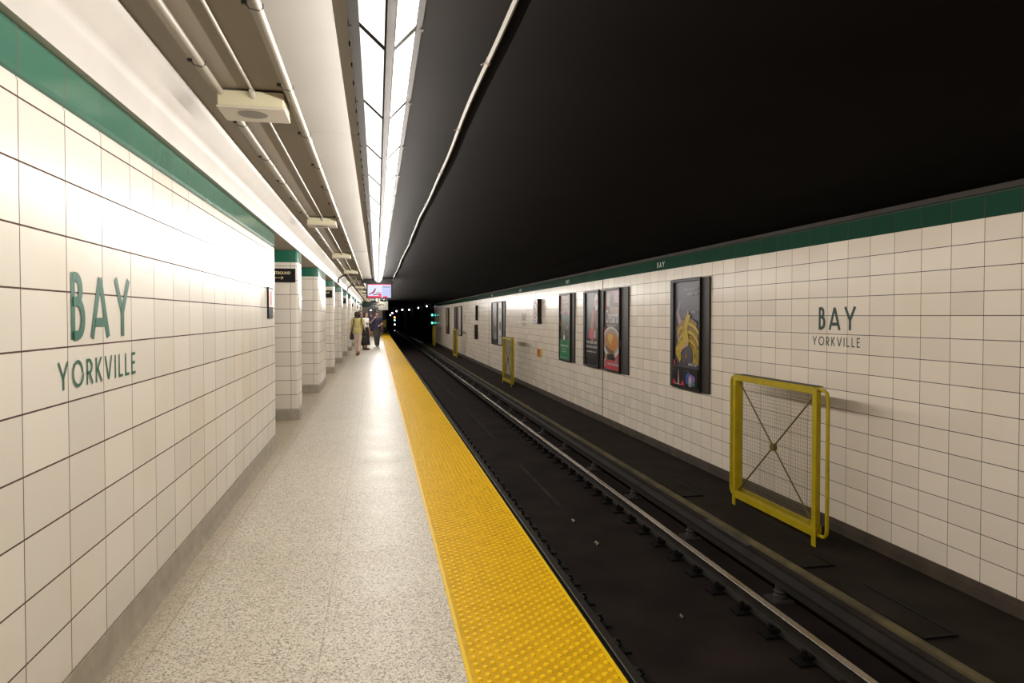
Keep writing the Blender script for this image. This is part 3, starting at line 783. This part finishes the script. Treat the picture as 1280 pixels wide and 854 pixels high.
a.oval(.22, 1.50, .12, .16, m_pinkp); a.oval(.94, 1.52, .07, .12, m_red); a.rect(0, .12, 1.45, Hh, m_dgrn)
a.oval(.44, 1.46, .16, .22, m_smoke); a.oval(.44, 1.44, .10, .15, m_dgrn); a.ribbon([(.40, 1.34), (.50, 1.28), (.56, 1.24)], .06, m_pgreen)
a.oval(.66, 1.24, .34, .10, m_tan); a.rect(0, W, 1.02, 1.14, m_pgrey)
a.text('Oresaro', .06, .99, .30, m_pw, width=.80, bold=.02)
a.words(.12, .925, .68, .035, m_pw, rn)
a.rect(0, .10, .72, .90, m_red)
a.rect(.72, W, .12, .55, m_red); a.oval(.46, .58, .56, .34, m_pw, 40); a.oval(.46, .60, .47, .275, m_tan, 40)
a.poly([(.08, .62), (.20, .76), (.42, .80), (.78, .72), (.90, .60), (.86, .48), (.60, .38), (.40, .42), (.22, .50)], m_orange)
a.poly([(.12, .52), (.40, .42), (.62, .40), (.60, .32), (.34, .34), (.14, .44)], m_brown); a.poly([(.62, .40), (.86, .50), (.84, .42), (.62, .32)], m_tan)
a.oval(.40, .68, .16, .09, m_egg, 20); a.ribbon([(.30, .74), (.36, .58), (.50, .54)], [.04, .06, .03], m_egg)
a.rect(0, W, .0, .20, m_red); a.rect(.20, .66, .20, .33, m_blk)
a.ribbon([(.74, .10), (.78, .28)], [.12, .03], m_smoke)
a.words(.22, .085, .72, .06, m_pw, rn); a.rect(.04, .15, .05, .21, m_pw); a.rect(.065, .125, .075, .185, m_red)
a.build('printed_sheet', r)
# 3: single narrow
r, fs = cab('narrow poster with a bright green foot, left of the wide black case', 18.15, 16.76, .292, 2.09, [(.02, 1.12)])
fr, W, Hh = fs[0]; a = Art(fr)
a.rect(0, W, 0, Hh, m_dgrn); a.rect(0, W, 1.20, Hh, m_brown)
for q in range(26): a.oval(rn.uniform(.05, W-.08), rn.uniform(.52, 1.35), rn.uniform(.03, .07), rn.uniform(.03, .08), rn.choice([m_red, m_dgrn, m_brown, m_dgrn, m_pgrey, m_orange]), 10)
a.words(.08, 1.52, .80, .10, m_pinkp, rn); a.words(.10, 1.38, .74, .09, m_pinkp, rn); a.words(.08, 1.20, .42, .08, m_pinkp, rn)
a.oval(.46, .58, .10, .07, m_pw, 16); a.rect(0, W, 0, .52, m_pgreen)
a.words(.10, .34, .82, .05, m_pw, rn); a.words(.34, .265, .34, .04, m_pw, rn); a.words(.28, .19, .46, .04, m_pw, rn); a.words(.10, .04, .80, .03, m_pw, rn)
a.poly([(.44, .46), (.52, .50), (.58, .46), (.52, .42)], m_dgrn)
a.build('printed_sheet', r)
# 4: red circle sign box
r = thing('prohibition_sign', 'white box sign with a red circle and slash on the track wall', 'sign', (0, 0, 0))
MB().box(R-.13, R+.002, 20.43, 21.05, 1.26, 2.02).build('sign_box', m_frame, r, bevel=.004)
a = Art(Frame((R-.131, 21.04, 1.27), (0, -1, 0)))
a.rect(0, .60, 0, .74, m_pw); a.oval(.30, .42, .055, .055, m_blk, 14); a.ribbon([(.30, .44), (.27, .30), (.22, .22)], [.10, .08, .03], m_blk); a.ribbon([(.30, .36), (.40, .28)], .03, m_blk)
a.ring(.30, .41, .215, .275, m_red); a.ribbon([(.13, .58), (.47, .24)], .055, m_red); a.words(.12, .06, .36, .05, m_pgrey, rn)
a.build('sign_face', r)
# 5: yellow emergency panel
r = thing('emergency_notice', 'small yellow notice with two red squares low on the wall', 'notice', (0, 0, 0))
MB().box(R-.02, R+.002, 20.37, 21.01, .215, .475).build('backing_plate', M('notice_yellow', (.75, .48, .02), .5), r, bevel=.003)
a = Art(Frame((R-.021, 21.01, .215), (0, -1, 0)))
for v in (.02, .14):
    a.rect(.14, .46, v, v+.10, m_red)
a.poly([(.26, .17), (.36, .17), (.31, .22)], m_pw); a.rect(.29, .33, .15, .18, m_pw); a.rect(.22, .40, .05, .065, m_pw); a.rect(.22, .40, .08, .095, m_pw)
a.build('notice_print', r)
# 6: far pair
r, fs = cab('far pair of posters behind the second gate, one dark and one white', 29.43, 26.41, .29, 2.09, [(.05, 1.40), (1.50, 2.60)])
fr, W, Hh = fs[0]; a = Art(fr); a.rect(0, W, 0, Hh, m_pgrey); a.oval(.8, 1.0, .25, .3, m_tan); a.oval(.8, .3, .3, .2, m_smoke); a.rect(0, W, 0, .18, m_blk); a.build('printed_sheet', r)
fr, W, Hh = fs[1]; a = Art(fr); a.rect(0, W, 0, Hh, m_pw); a.oval(.5, .75, .2, .2, m_pgrey); a.words(.25, 1.2, .5, .3, m_smoke, rn); a.words(.2, .3, .6, .06, m_pgrey, rn); a.build('printed_sheet', r)
# 7: small far signs
for z0, z1, w, d, lb in ((1.29, 2.03, .58, .13, 'far box sign high on the wall, white face seen edge on'), (.34, 1.06, .30, .16, 'slim dark box low on the wall under the far box sign')):
    r = thing('wall_box_sign', lb, 'sign', (0, 0, 0))
    MB().box(R-d, R+.002, 33.88, 33.88+w, z0, z1).build('sign_box', m_frame, r, bevel=.004)
    a = Art(Frame((R-d-.001, 33.87+w, z0+.01), (0, -1, 0))); a.rect(0, w-.02, 0, z1-z0-.02, m_pw if w > .5 else m_brown)
    if w > .5: a.ring(.28, .40, .20, .25, m_red)
    a.build('sign_face', r)
r, fs = cab('far blank dark poster behind the third gate', 44.0, 42.65, .32, 2.08, [(.03, 1.32)])
fr, W, Hh = fs[0]; a = Art(fr); a.rect(0, W, 0, Hh, m_pgrey); a.build('printed_sheet', r)
r, fs = cab('far white poster right beside the third gate', 41.82, 40.2, .32, 2.09, [(.03, 1.35)])
fr, W, Hh = fs[0]; a = Art(fr); a.rect(0, W, 0, Hh, m_pw); a.words(.2, .2, .8, .1, m_brown, rn); a.build('printed_sheet', r)
r, fs = cab('farthest grey poster close to the last gate', 49.4, 47.5, .25, 2.08, [(.03, 1.50)])
fr, W, Hh = fs[0]; a = Art(fr); a.rect(0, W, 0, Hh, m_tan); a.rect(0, W, .0, .5, m_brown); a.build('printed_sheet', r)

# ================================================================== END OF PLATFORM, TUNNEL LAMPS
r = thing('platform_end_gate', 'yellow panelled gate closing the far end of the platform', 'gate', (.73, 58.9, .0125))
MB().box(-.20, .02, 0, .03, .55, 1.15).build('yellow_panel', m_gate, r)
for x in (-.24, .10): MB().box(x-.025, x+.025, -.01, .04, 0, 1.25).build('post', m_clamp, r)
MB().box(-.24, .10, 0, .03, 1.20, 1.25).build('top_bar', m_clamp, r)
def lamp_mat(n, c, e): return M(n, (.1, .1, .1), .4, emit=c, es=e)
m_tl = lamp_mat('tunnel_lamp_glow', (.90, .80, 1.), 9.)
TL = [(66, .967, 'nearest and rightmost'), (78, .96, 'second nearest'), (95, .90, 'third nearest'), (112, 1.08, 'fourth nearest'), (128, .975, 'fifth nearest'), (140, .66, 'sixth nearest'), (147, .26, 'farthest')]
PX = [62.5, 52, 40.4, 32, 24.6, 19.4, 17]
for (zc, dz, nm), px in zip(TL, PX):
    x = px*.981*zc/853; y = (zc-x*.194)/.981; z = 1.486+dz
    r = thing('tunnel_lamp', f'{nm} round white lamp in the dark tunnel', 'lamp', (x, y, z), group='tunnel lamps')
    rad = .075*zc/80
    MB().ell((0, 0, 0), (rad, rad, rad), 12, 8).build('bulb', m_tl, r, smooth=True)
    w = txr(y)-x
    MB().tube([(0, 0, rad*.8), (0, 0, rad+.12), (w*.5, 0, rad+.16), (w+.02, 0, rad+.16)], .03, 6).build('bracket_arm', m_insul, r)
    MB().box(-.3, .3, -.05, .05, rad+.10, rad+.18).build('lamp_tray', m_insul, r)
# a small bulkhead lamp over the end door
r = thing('bulkhead_lamp', 'small white bulkhead lamp at the door in the end wall', 'lamp', (-.50, Y1-.53, 2.0))
MB().box(-.07, .07, -.01, .04, -.06, .06).build('lamp_base', m_insul, r)
MB().ell((0, -.02, 0), (.055, .045, .045), 10, 6).build('glass', lamp_mat('bulkhead_glow', (.9, .9, 1.), 5.), r, smooth=True)
# signals
def signal(x, y, zs, label, base, wallx=None):
    r = thing('track_signal', label, 'signal', (x, y, 0))
    top = max(z for z, c, q in zs)+.2; bot = min(z for z, c, q in zs)-.2
    MB().box(-.12, .12, 0, .16, bot, top).build('signal_head', m_black, r, bevel=.01)
    if wallx is None: MB().tube([(0, .1, base), (0, .1, bot)], .05, 8).build('mast', m_black, r)
    else: MB().box(.1, wallx-x+.02, .05, .12, (bot+top)/2-.04, (bot+top)/2+.04).build('wall_bracket', m_black, r)
    for z, c, q in zs: MB().ell((0, -.02, z), (q, .05, q), 12, 8).build('signal_lens', c, r, smooth=True)
y = (112-2.9*.194)/.981
signal(2.88, y, [(1.30, lamp_mat('amber_lens', (1., .22, .04), 5.), .15), (.84, lamp_mat('blue_lens', (.15, .75, 1.), 3.5), .13), (.14, lamp_mat('lunar_lens', (.9, .75, 1.), 4.), .11), (-.86, lamp_mat('marker_lens', (.6, .6, .7), 1.2), .07)], 'trackside signal deep in the tunnel showing orange over blue', ZB)
m_grn = lamp_mat('green_lens', (.08, .95, .75), 3.)
signal(4.86, 61.2, [(1.60, m_grn, .085), (.90, m_grn, .085)], 'signal with two green lenses on the tunnel mouth beside the tiled wall', ZB, 5.05)

# ================================================================== PEOPLE
def remesh(name, mb, mats, parent, vox, smooth=2):
    me = mb.mesh(name+'_src', mats); o = bpy.data.objects.new(name, me); COL.objects.link(o)
    m = o.modifiers.new('r', 'REMESH'); m.mode = 'VOXEL'; m.voxel_size = vox
    k = o.modifiers.new('s', 'SMOOTH'); k.iterations = smooth; k.factor = .5
    bpy.context.view_layer.update()
    dg = bpy.context.evaluated_depsgraph_get(); me2 = bpy.data.meshes.new_from_object(o.evaluated_get(dg))
    bpy.data.objects.remove(o); bpy.data.meshes.remove(me)
    if not me2.materials:
        for mt in (mats if isinstance(mats, (list, tuple)) else [mats]): me2.materials.append(mt)
    return link(name, me2, parent, True)
skin = M('skin_tone', (.48, .27, .18), .5); skin2 = M('tanned_skin_tone', (.40, .21, .13), .5)
hair_d = M('dark_brown_hair', (.022, .014, .010), .6, bmp=.5, bs_=60); hair_b = M('brown_curly_hair', (.045, .022, .012), .6, bmp=.8, bs_=45)
lipm = M('lip_tone', (.35, .12, .10), .5); eyem = M('eye_dark', (.01, .008, .008), .2)
V = Vector
def hand(mb, wr, d, side, back, curl=.5, sc=1.):
    """wr: wrist, d: direction of the palm, side: towards the thumb, back: normal of the back of the hand"""
    d, side, back = V(d).normalized(), V(side).normalized(), V(back).normalized(); wr = V(wr)
    for i in range(4):
        k = wr+d*.085*sc+side*(.030-.020*i)*sc
        mb.cap(wr+side*(.018-.012*i)*sc, k, .013*sc, .0115*sc, 8)
        ln = (.042, .048, .044, .034)[i]*sc
        d1 = (d*math.cos(curl)-back*math.sin(curl)); d2 = (d*math.cos(curl*2.2)-back*math.sin(curl*2.2))
        a = k+d1*ln; mb.cap(k, a, .0098*sc, .0088*sc, 8); mb.cap(a, a+d2*ln*.85, .0088*sc, .0075*sc, 8)
    t = wr+d*.03*sc+side*.03*sc; t2 = t+(d*.6+side*.8-back*.3).normalized()*.038*sc; t3 = t2+(d*.9+side*.2-back*.3).normalized()*.03*sc
    mb.cap(wr+d*.012*sc+side*.012*sc, t, .014*sc, .013*sc, 8); mb.cap(t, t2, .012*sc, .010*sc, 8); mb.cap(t2, t3, .010*sc, .008*sc, 8)
def person(label, loc, rz, h, J, wear, skinm, hairm, hairfn, fem=True, curl=.4):
    r = thing('person', label, 'person', loc, rz); s = h/1.70
    def j(n): return V(J[n])
    b = MB()
    b.loft([(0, .0, .78, .13, .10), (0, 0, .88, .165, .115), (0, 0, .98, .155, .108), (0, 0, 1.08, .128, .092), (0, -.005, 1.2, .145, .102), (0, -.008, 1.30, .155, .105), (0, 0, 1.40, .135, .085), (0, 0, 1.45, .075, .06)] if fem else
           [(0, .0, .78, .14, .10), (0, 0, .88, .165, .115), (0, 0, .98, .16, .115), (0, 0, 1.08, .155, .11), (0, -.005, 1.2, .168, .115), (0, -.008, 1.30, .18, .118), (0, 0, 1.40, .155, .095), (0, 0, 1.46, .08, .065)])
    b.cap((0, .005, 1.40), (0, -.005, 1.52), .058, .05)
    hc = j('head')
    b.ell(hc, (.072, .090, .105), 16, 12); b.ell(hc+V((0, -.025, -.055)), (.052, .062, .06), 14, 10)
    b.ell(hc+V((0, -.090, -.018)), (.013, .018, .022), 8, 6); b.ell(hc+V((0, -.082, -.002)), (.010, .014, .022), 8, 6)
    for e in (-1, 1): b.ell(hc+V((e*.073, .008, -.015)), (.012, .020, .030), 8, 6)
    for e, n in ((-1, 'R'), (1, 'L')):
        sh, el, wr = j('sh'+n), j('el'+n), j('wr'+n)
        b.cap((e*.10, 0, 1.39), sh, .06, .052); b.cap(sh, el, .048, .037); b.cap(el, el+(wr-el)*.35, .038, .038); b.cap(el+(wr-el)*.35, wr, .038, .025)
        dd = (wr-el).normalized(); q = J.get('hand'+n, (tuple(dd), (0, -1, 0), (e, 0, 0)))
        hand(b, wr, q[0], q[1], q[2], J.get('curl'+n, curl))
        hp, kn, an, to = j('hp'+n), j('kn'+n), j('an'+n), j('to'+n)
        b.cap(hp, kn, .085, .056); b.cap(kn, kn+(an-kn)*.3, .056, .056); b.cap(kn+(an-kn)*.3, an, .056, .037); b.cap(an, to, .037, .03)
    for v in b.v: pass
    b.v = [(x*s, y*s, z*s) for x, y, z in b.v]
    remesh('body', b, skinm, r, .0075, 3)
    def part(name, mb, mat, vox=.011, sm=3):
        mb.v = [(x*s, y*s, z*s) for x, y, z in mb.v]; return remesh(name, mb, mat, r, vox, sm)
    e_ = MB()
    for e in (-1, 1): e_.ell((hc+V((e*.028, -.080, .008)))*s, (.012*s, .010*s, .007*s), 8, 6)
    e_.build('eyes', eyem, r, True)
    e_ = MB(); e_.ell((hc+V((0, -.083, -.058)))*s, (.022*s, .009*s, .007*s), 10, 6); e_.build('mouth', lipm, r, True)
    hm = MB(); hairfn(hm, hc); part('hair', hm, hairm, .010, 1)
    wear(part, j)
    return r
def limb(mb, pts, rs):
    for (p, q), (a, c) in zip(zip(pts, pts[1:]), zip(rs, rs[1:])): mb.cap(p, q, a, c, 12)
    return mb
def trousers(part, j, mat, hem=.10, rs=(.105, .078, .070), name='trousers'):
    m = MB().loft([(0, 0, .76, .14, .11), (0, 0, .86, .178, .13), (0, 0, .96, .168, .122), (0, 0, 1.03, .15, .112)])
    for n in 'LR':
        hp, kn, an = j('hp'+n), j('kn'+n), j('an'+n); bot = V((an.x, an.y, an.z))+(kn-an).normalized()*(hem-.08)
        limb(m, [hp, kn, bot], rs)
    return part(name, m, mat)
def shoes(part, j, mat):
    for n in 'LR':
        an, to = j('an'+n), j('to'+n); m = MB().cap(an+V((0, .03, -.035)), to, .045, .036, 12).cap(an+V((0, .01, .0)), an+V((0, .02, -.04)), .044, .046, 12)
        m.v = [(x, y, max(z, .002)) for x, y, z in m.v]
        part('shoe', m, mat)
def top(part, j, mat, sleeve, z0=.90, fem=True, flare=0., name='shirt'):
    w = 0 if fem else .016
    m = MB().loft([(0, 0, z0, .175+w+flare, .128+flare), (0, 0, 1.0, .168+w+flare*.6, .122+flare*.5), (0, 0, 1.08, .150+w*1.6, .112), (0, -.006, 1.2, .160+w*1.3, .118), (0, -.008, 1.30, .170+w*1.2, .120), (0, 0, 1.40, .150+w, .098), (0, 0, 1.455, .085, .072)])
    for e, n in ((-1, 'R'), (1, 'L')):
        sh, el, wr = j('sh'+n), j('el'+n), j('wr'+n)
        if sleeve <= 1: limb(m, [V((e*.10, 0, 1.39)), sh, sh+(el-sh)*sleeve], (.07, .064, .060))
        else: limb(m, [V((e*.10, 0, 1.39)), sh, el, el+(wr-el)*(sleeve-1)], (.07, .062, .050, .040))
    return part(name, m, mat)
BASE = dict(head=(0, -.015, 1.59), shL=(.185, 0, 1.385), shR=(-.185, 0, 1.385), elL=(.235, .03, 1.11), elR=(-.235, .03, 1.11), wrL=(.25, -.05, .87), wrR=(-.25, -.05, .87),
            hpL=(.085, 0, .86), hpR=(-.085, 0, .86), knL=(.09, -.01, .47), knR=(-.09, -.01, .47), anL=(.09, .02, .08), anR=(-.09, .02, .08), toL=(.10, -.14, .035), toR=(-.10, -.14, .035))
def pose(**k): d = dict(BASE); d.update(k); return d
def hair_short(m, c): m.ell(c+V((0, .018, .028)), (.080, .092, .095), 16, 10); m.ell(c+V((0, -.05, .08)), (.06, .05, .035), 12, 8)
def hair_bob(m, c):
    m.ell(c+V((0, .025, .03)), (.088, .095, .098), 16, 10); m.ell(c+V((0, .06, -.06)), (.085, .06, .10), 14, 10)
    for e in (-1, 1): m.ell(c+V((e*.075, .03, -.05)), (.03, .05, .09), 10, 8)
def hair_curly(m, c):
    hair_bob(m, c); q = random.Random(2)
    for _ in range(46):
        a, t = q.uniform(0, 2*PI), q.uniform(-.3, 1.2)
        m.ell(c+V((.10*math.cos(a)*math.cos(t*.8), .03+.10*max(-.45, math.sin(a))*math.cos(t*.8), .02+.10*math.sin(t)-.02)), q.uniform(.028, .042), 8, 6)
def hair_bun(m, c): hair_short(m, c); m.ell(c+V((0, .07, .10)), .05, 10, 8)
def on_floor(zc, px): x = (px-471)*.981*zc/853; return (x, (zc-x*.194)/.981, 0)
cloth = lambda n, c: M(n, c, .85, var=.12, vs=25, bmp=.15, bs_=120)
# A: woman in yellow blouse, walking away
def wearA(part, j):
    trousers(part, j, cloth('pale_pink_beige_cotton', (.70, .55, .47)), hem=.12, rs=(.108, .072, .058))
    top(part, j, cloth('mustard_yellow_cotton', (.56, .47, .19)), .75, z0=.86, flare=.03, name='blouse'); shoes(part, j, M('tan_leather', (.35, .16, .08), .5))
pA = person('person with curly brown hair in a yellow blouse and pale trousers, two dark bags', on_floor(26.0, 447.2), PI+.1, 1.66,
       pose(knL=(.06, -.10, .48), anL=(.035, .02, .08), toL=(.04, -.14, .035), knR=(-.05, .02, .46), anR=(-.02, .20, .14), toR=(-.02, .09, .04), wrL=(.28, -.02, .86), wrR=(-.27, .02, .86)), wearA, skin, hair_b, hair_curly)
def tote(loc, rz, label, w, hgt, mat, drop, group=None, strap_side=0., flare=0.):
    r = thing('shoulder_bag', label, 'bag', loc, rz)
    m = MB(); v = []
    for z, k, d in ((0, 1.+flare, .07), (.03, 1.02+flare, .085), (hgt*.5, .97+flare*.5, .075), (hgt, .9, .03)):
        v.append((0, 0, z, w/2*k, d))
    m.loft(v, 20).build('bag_body', mat, r, True)
    if drop: MB().tube([(-w*.35, 0, hgt-.02), (-w*.2, strap_side*.4, hgt+drop*.6), (0, strap_side, hgt+drop), (w*.2, strap_side*.4, hgt+drop*.6), (w*.35, 0, hgt-.02)], .014, 6).build('strap', mat, r, True)
    return r
m_bagk = M('black_fabric_bag', (.010, .010, .011), .7)
ax, ay, _ = on_floor(26.0, 447.2)
# the bags hang from long straps over both shoulders
for e, zb_, lb in ((-1, .60, 'black shoulder bag on the left hip of the person in yellow'), (1, .74, 'black shoulder bag on the right hip of the person in yellow')):
    r = thing('shoulder_bag', lb, 'bag', (ax+e*.225, ay, zb_))
    m = MB().loft([(0, 0, 0, .06, .13), (0, 0, .03, .075, .15), (0, 0, .16, .07, .14), (0, 0, .25, .03, .12)], 18); m.build('bag_body', m_bagk, r, True)
    tz = 1.415-zb_
    MB().tube([(0, -.10, .24), (-e*.03, -.145, .40), (-e*.075, -.148, tz-.22), (-e*.085, -.125, tz-.09), (-e*.085, -.06, tz+.005), (-e*.085, .02, tz+.02), (-e*.08, .10, tz-.06), (-e*.04, .15, tz-.25), (0, .11, .24)], .017, 6).build('strap', m_bagk, r, True)
# B: dark clothed person right behind A
def wearB(part, j):
    trousers(part, j, cloth('black_trouser_cloth', (.018, .016, .018))); top(part, j, cloth('grey_brown_jacket', (.09, .075, .06)), 1.9, z0=.84, fem=False, name='jacket'); shoes(part, j, m_black)
person('person with dark hair in a grey brown jacket, mostly hidden behind the yellow blouse', on_floor(32.0, 450.0), 0.3, 1.76, pose(anL=(.12, -.16, .08), toL=(.15, -.30, .035), knL=(.10, -.12, .47), anR=(-.07, .20, .10), toR=(-.07, .06, .035), knR=(-.08, .05, .46)), wearB, skin2, hair_d, hair_short, fem=False)
# C: white top, black long skirt
def wearC(part, j):
    top(part, j, cloth('white_cotton', (.80, .78, .76)), .5, z0=1.22, name='white_top')
    part('long_dress', MB().loft([(0, 0, .22, .24, .20), (0, 0, .5, .21, .17), (0, 0, .86, .185, .135), (0, 0, 1.08, .145, .108), (0, -.005, 1.24, .168, .124), (0, 0, 1.27, .10, .08)], 20), cloth('black_dress_cloth', (.012, .011, .012)))
    shoes(part, j, m_black)
person('person in a white top over a long black dress, head turned to the right', on_floor(30.2, 456.9), 1.0, 1.65, pose(wrR=(-.26, -.10, .88), elR=(-.24, .02, 1.12)), wearC, skin, hair_d, hair_bob)
cx, cy, _ = on_floor(30.2, 456.9)
tote((cx-.01, cy-.30, .25), .0, 'large black cloth bag hanging beside the person in the white top', .26, .42, m_bagk, .14, flare=.30)
# D: man in navy shirt, hand at his mouth
def wearD(part, j):
    trousers(part, j, cloth('charcoal_trouser_cloth', (.055, .055, .045)), rs=(.112, .088, .078)); top(part, j, cloth('navy_cotton', (.030, .030, .065)), .62, z0=.86, fem=False, flare=.015, name='navy_shirt'); shoes(part, j, M('dark_shoe', (.02, .018, .016), .5))
dx, dy, _ = on_floor(33.6, 471.0)
person('person in a navy shirt and charcoal trousers raising one hand to the mouth', (dx, dy, 0), -.05, 1.71,
       pose(elR=(-.30, -.10, 1.16), wrR=(-.09, -.20, 1.38), handR=((.45, .35, .8), (.7, .2, -.4), (-.3, -.9, .3)), elL=(.27, .02, 1.12), wrL=(.16, -.20, 1.02), handL=((-.3, -.9, .15), (-.8, .2, .3), (.2, .1, 1)),
            knL=(.07, -.05, .47), anL=(.05, .02, .08), toL=(.06, -.14, .035), knR=(-.06, -.10, .47), anR=(-.02, -.06, .08), toR=(-.02, -.21, .035), curlR=.7, curlL=.8), wearD, skin, hair_d, hair_short, fem=False)
tote((dx+.24, dy-.02, .72), .1, 'dark red bag hanging at the side of the person in navy', .22, .26, M('dark_maroon_bag', (.045, .012, .014), .6), .12)
# E: person farther behind
def wearE(part, j):
    trousers(part, j, cloth('dark_shorts_cloth', (.03, .03, .05)), hem=.52, rs=(.112, .10, .10), name='shorts'); top(part, j, cloth('dark_blue_cotton', (.022, .022, .045)), .6, z0=.84, fem=False, flare=.02, name='dark_shirt'); shoes(part, j, M('tan_shoe', (.22, .14, .09), .6))
def trs(part, j): pass
person('person in dark shirt and shorts standing farther off behind the navy shirt', on_floor(50., 463.8), .2, 1.68, pose(), wearE, skin2, hair_d, hair_short, fem=False)

# ================================================================== LIGHT OF THE LEFT HALL
m_tube = M('hall_tube_glow', (.8, .8, .8), .4, emit=(1., .82, .62), es=9.)
for i, y in enumerate((16.6, 25., 33.2, 41.)):
    r = thing('ceiling_tube_light', 'long tube light under the soffit of the hall behind the pillars', 'ceiling light', (-3.0, y, 2.43), group='tube lights of the hall behind the pillars')
    MB().box(-.10, .10, -.75, .75, -.035, 0).build('housing', m_pipe, r)
    MB().tube([(0, -.72, -.055), (0, .72, -.055)], .025, 10).build('tube', m_tube, r, True)

# ================================================================== CAMERA, WORLD
F, TH, PT = 853., math.atan(169/853.), math.radians(1.2)
cam = bpy.data.cameras.new('camera'); co = bpy.data.objects.new('camera', cam); COL.objects.link(co); SC.camera = co
co.location = (0, 0, 1.486); co.rotation_euler = (PI/2-PT, 0, -TH)
cam.sensor_fit = 'HORIZONTAL'; cam.sensor_width = 36.; cam.lens = F/1280*36
cam.shift_y = -(31.5-F*math.tan(PT))/1280
cam.clip_start = .05; cam.clip_end = 400
w = bpy.data.worlds.new('world'); SC.world = w; w.use_nodes = True
w.node_tree.nodes['Background'].inputs[0].default_value = (.010, .009, .008, 1); w.node_tree.nodes['Background'].inputs[1].default_value = 1.
SC.view_settings.view_transform = 'Standard'; SC.view_settings.look = 'None'
SC.view_settings.exposure = .88; SC.view_settings.gamma = 1.; SC.view_settings.use_curve_mapping = False
SC.cycles.use_denoising = True; SC.cycles.max_bounces = 10; SC.cycles.diffuse_bounces = 7; SC.cycles.glossy_bounces = 4
SC.cycles.sample_clamp_indirect = 4.
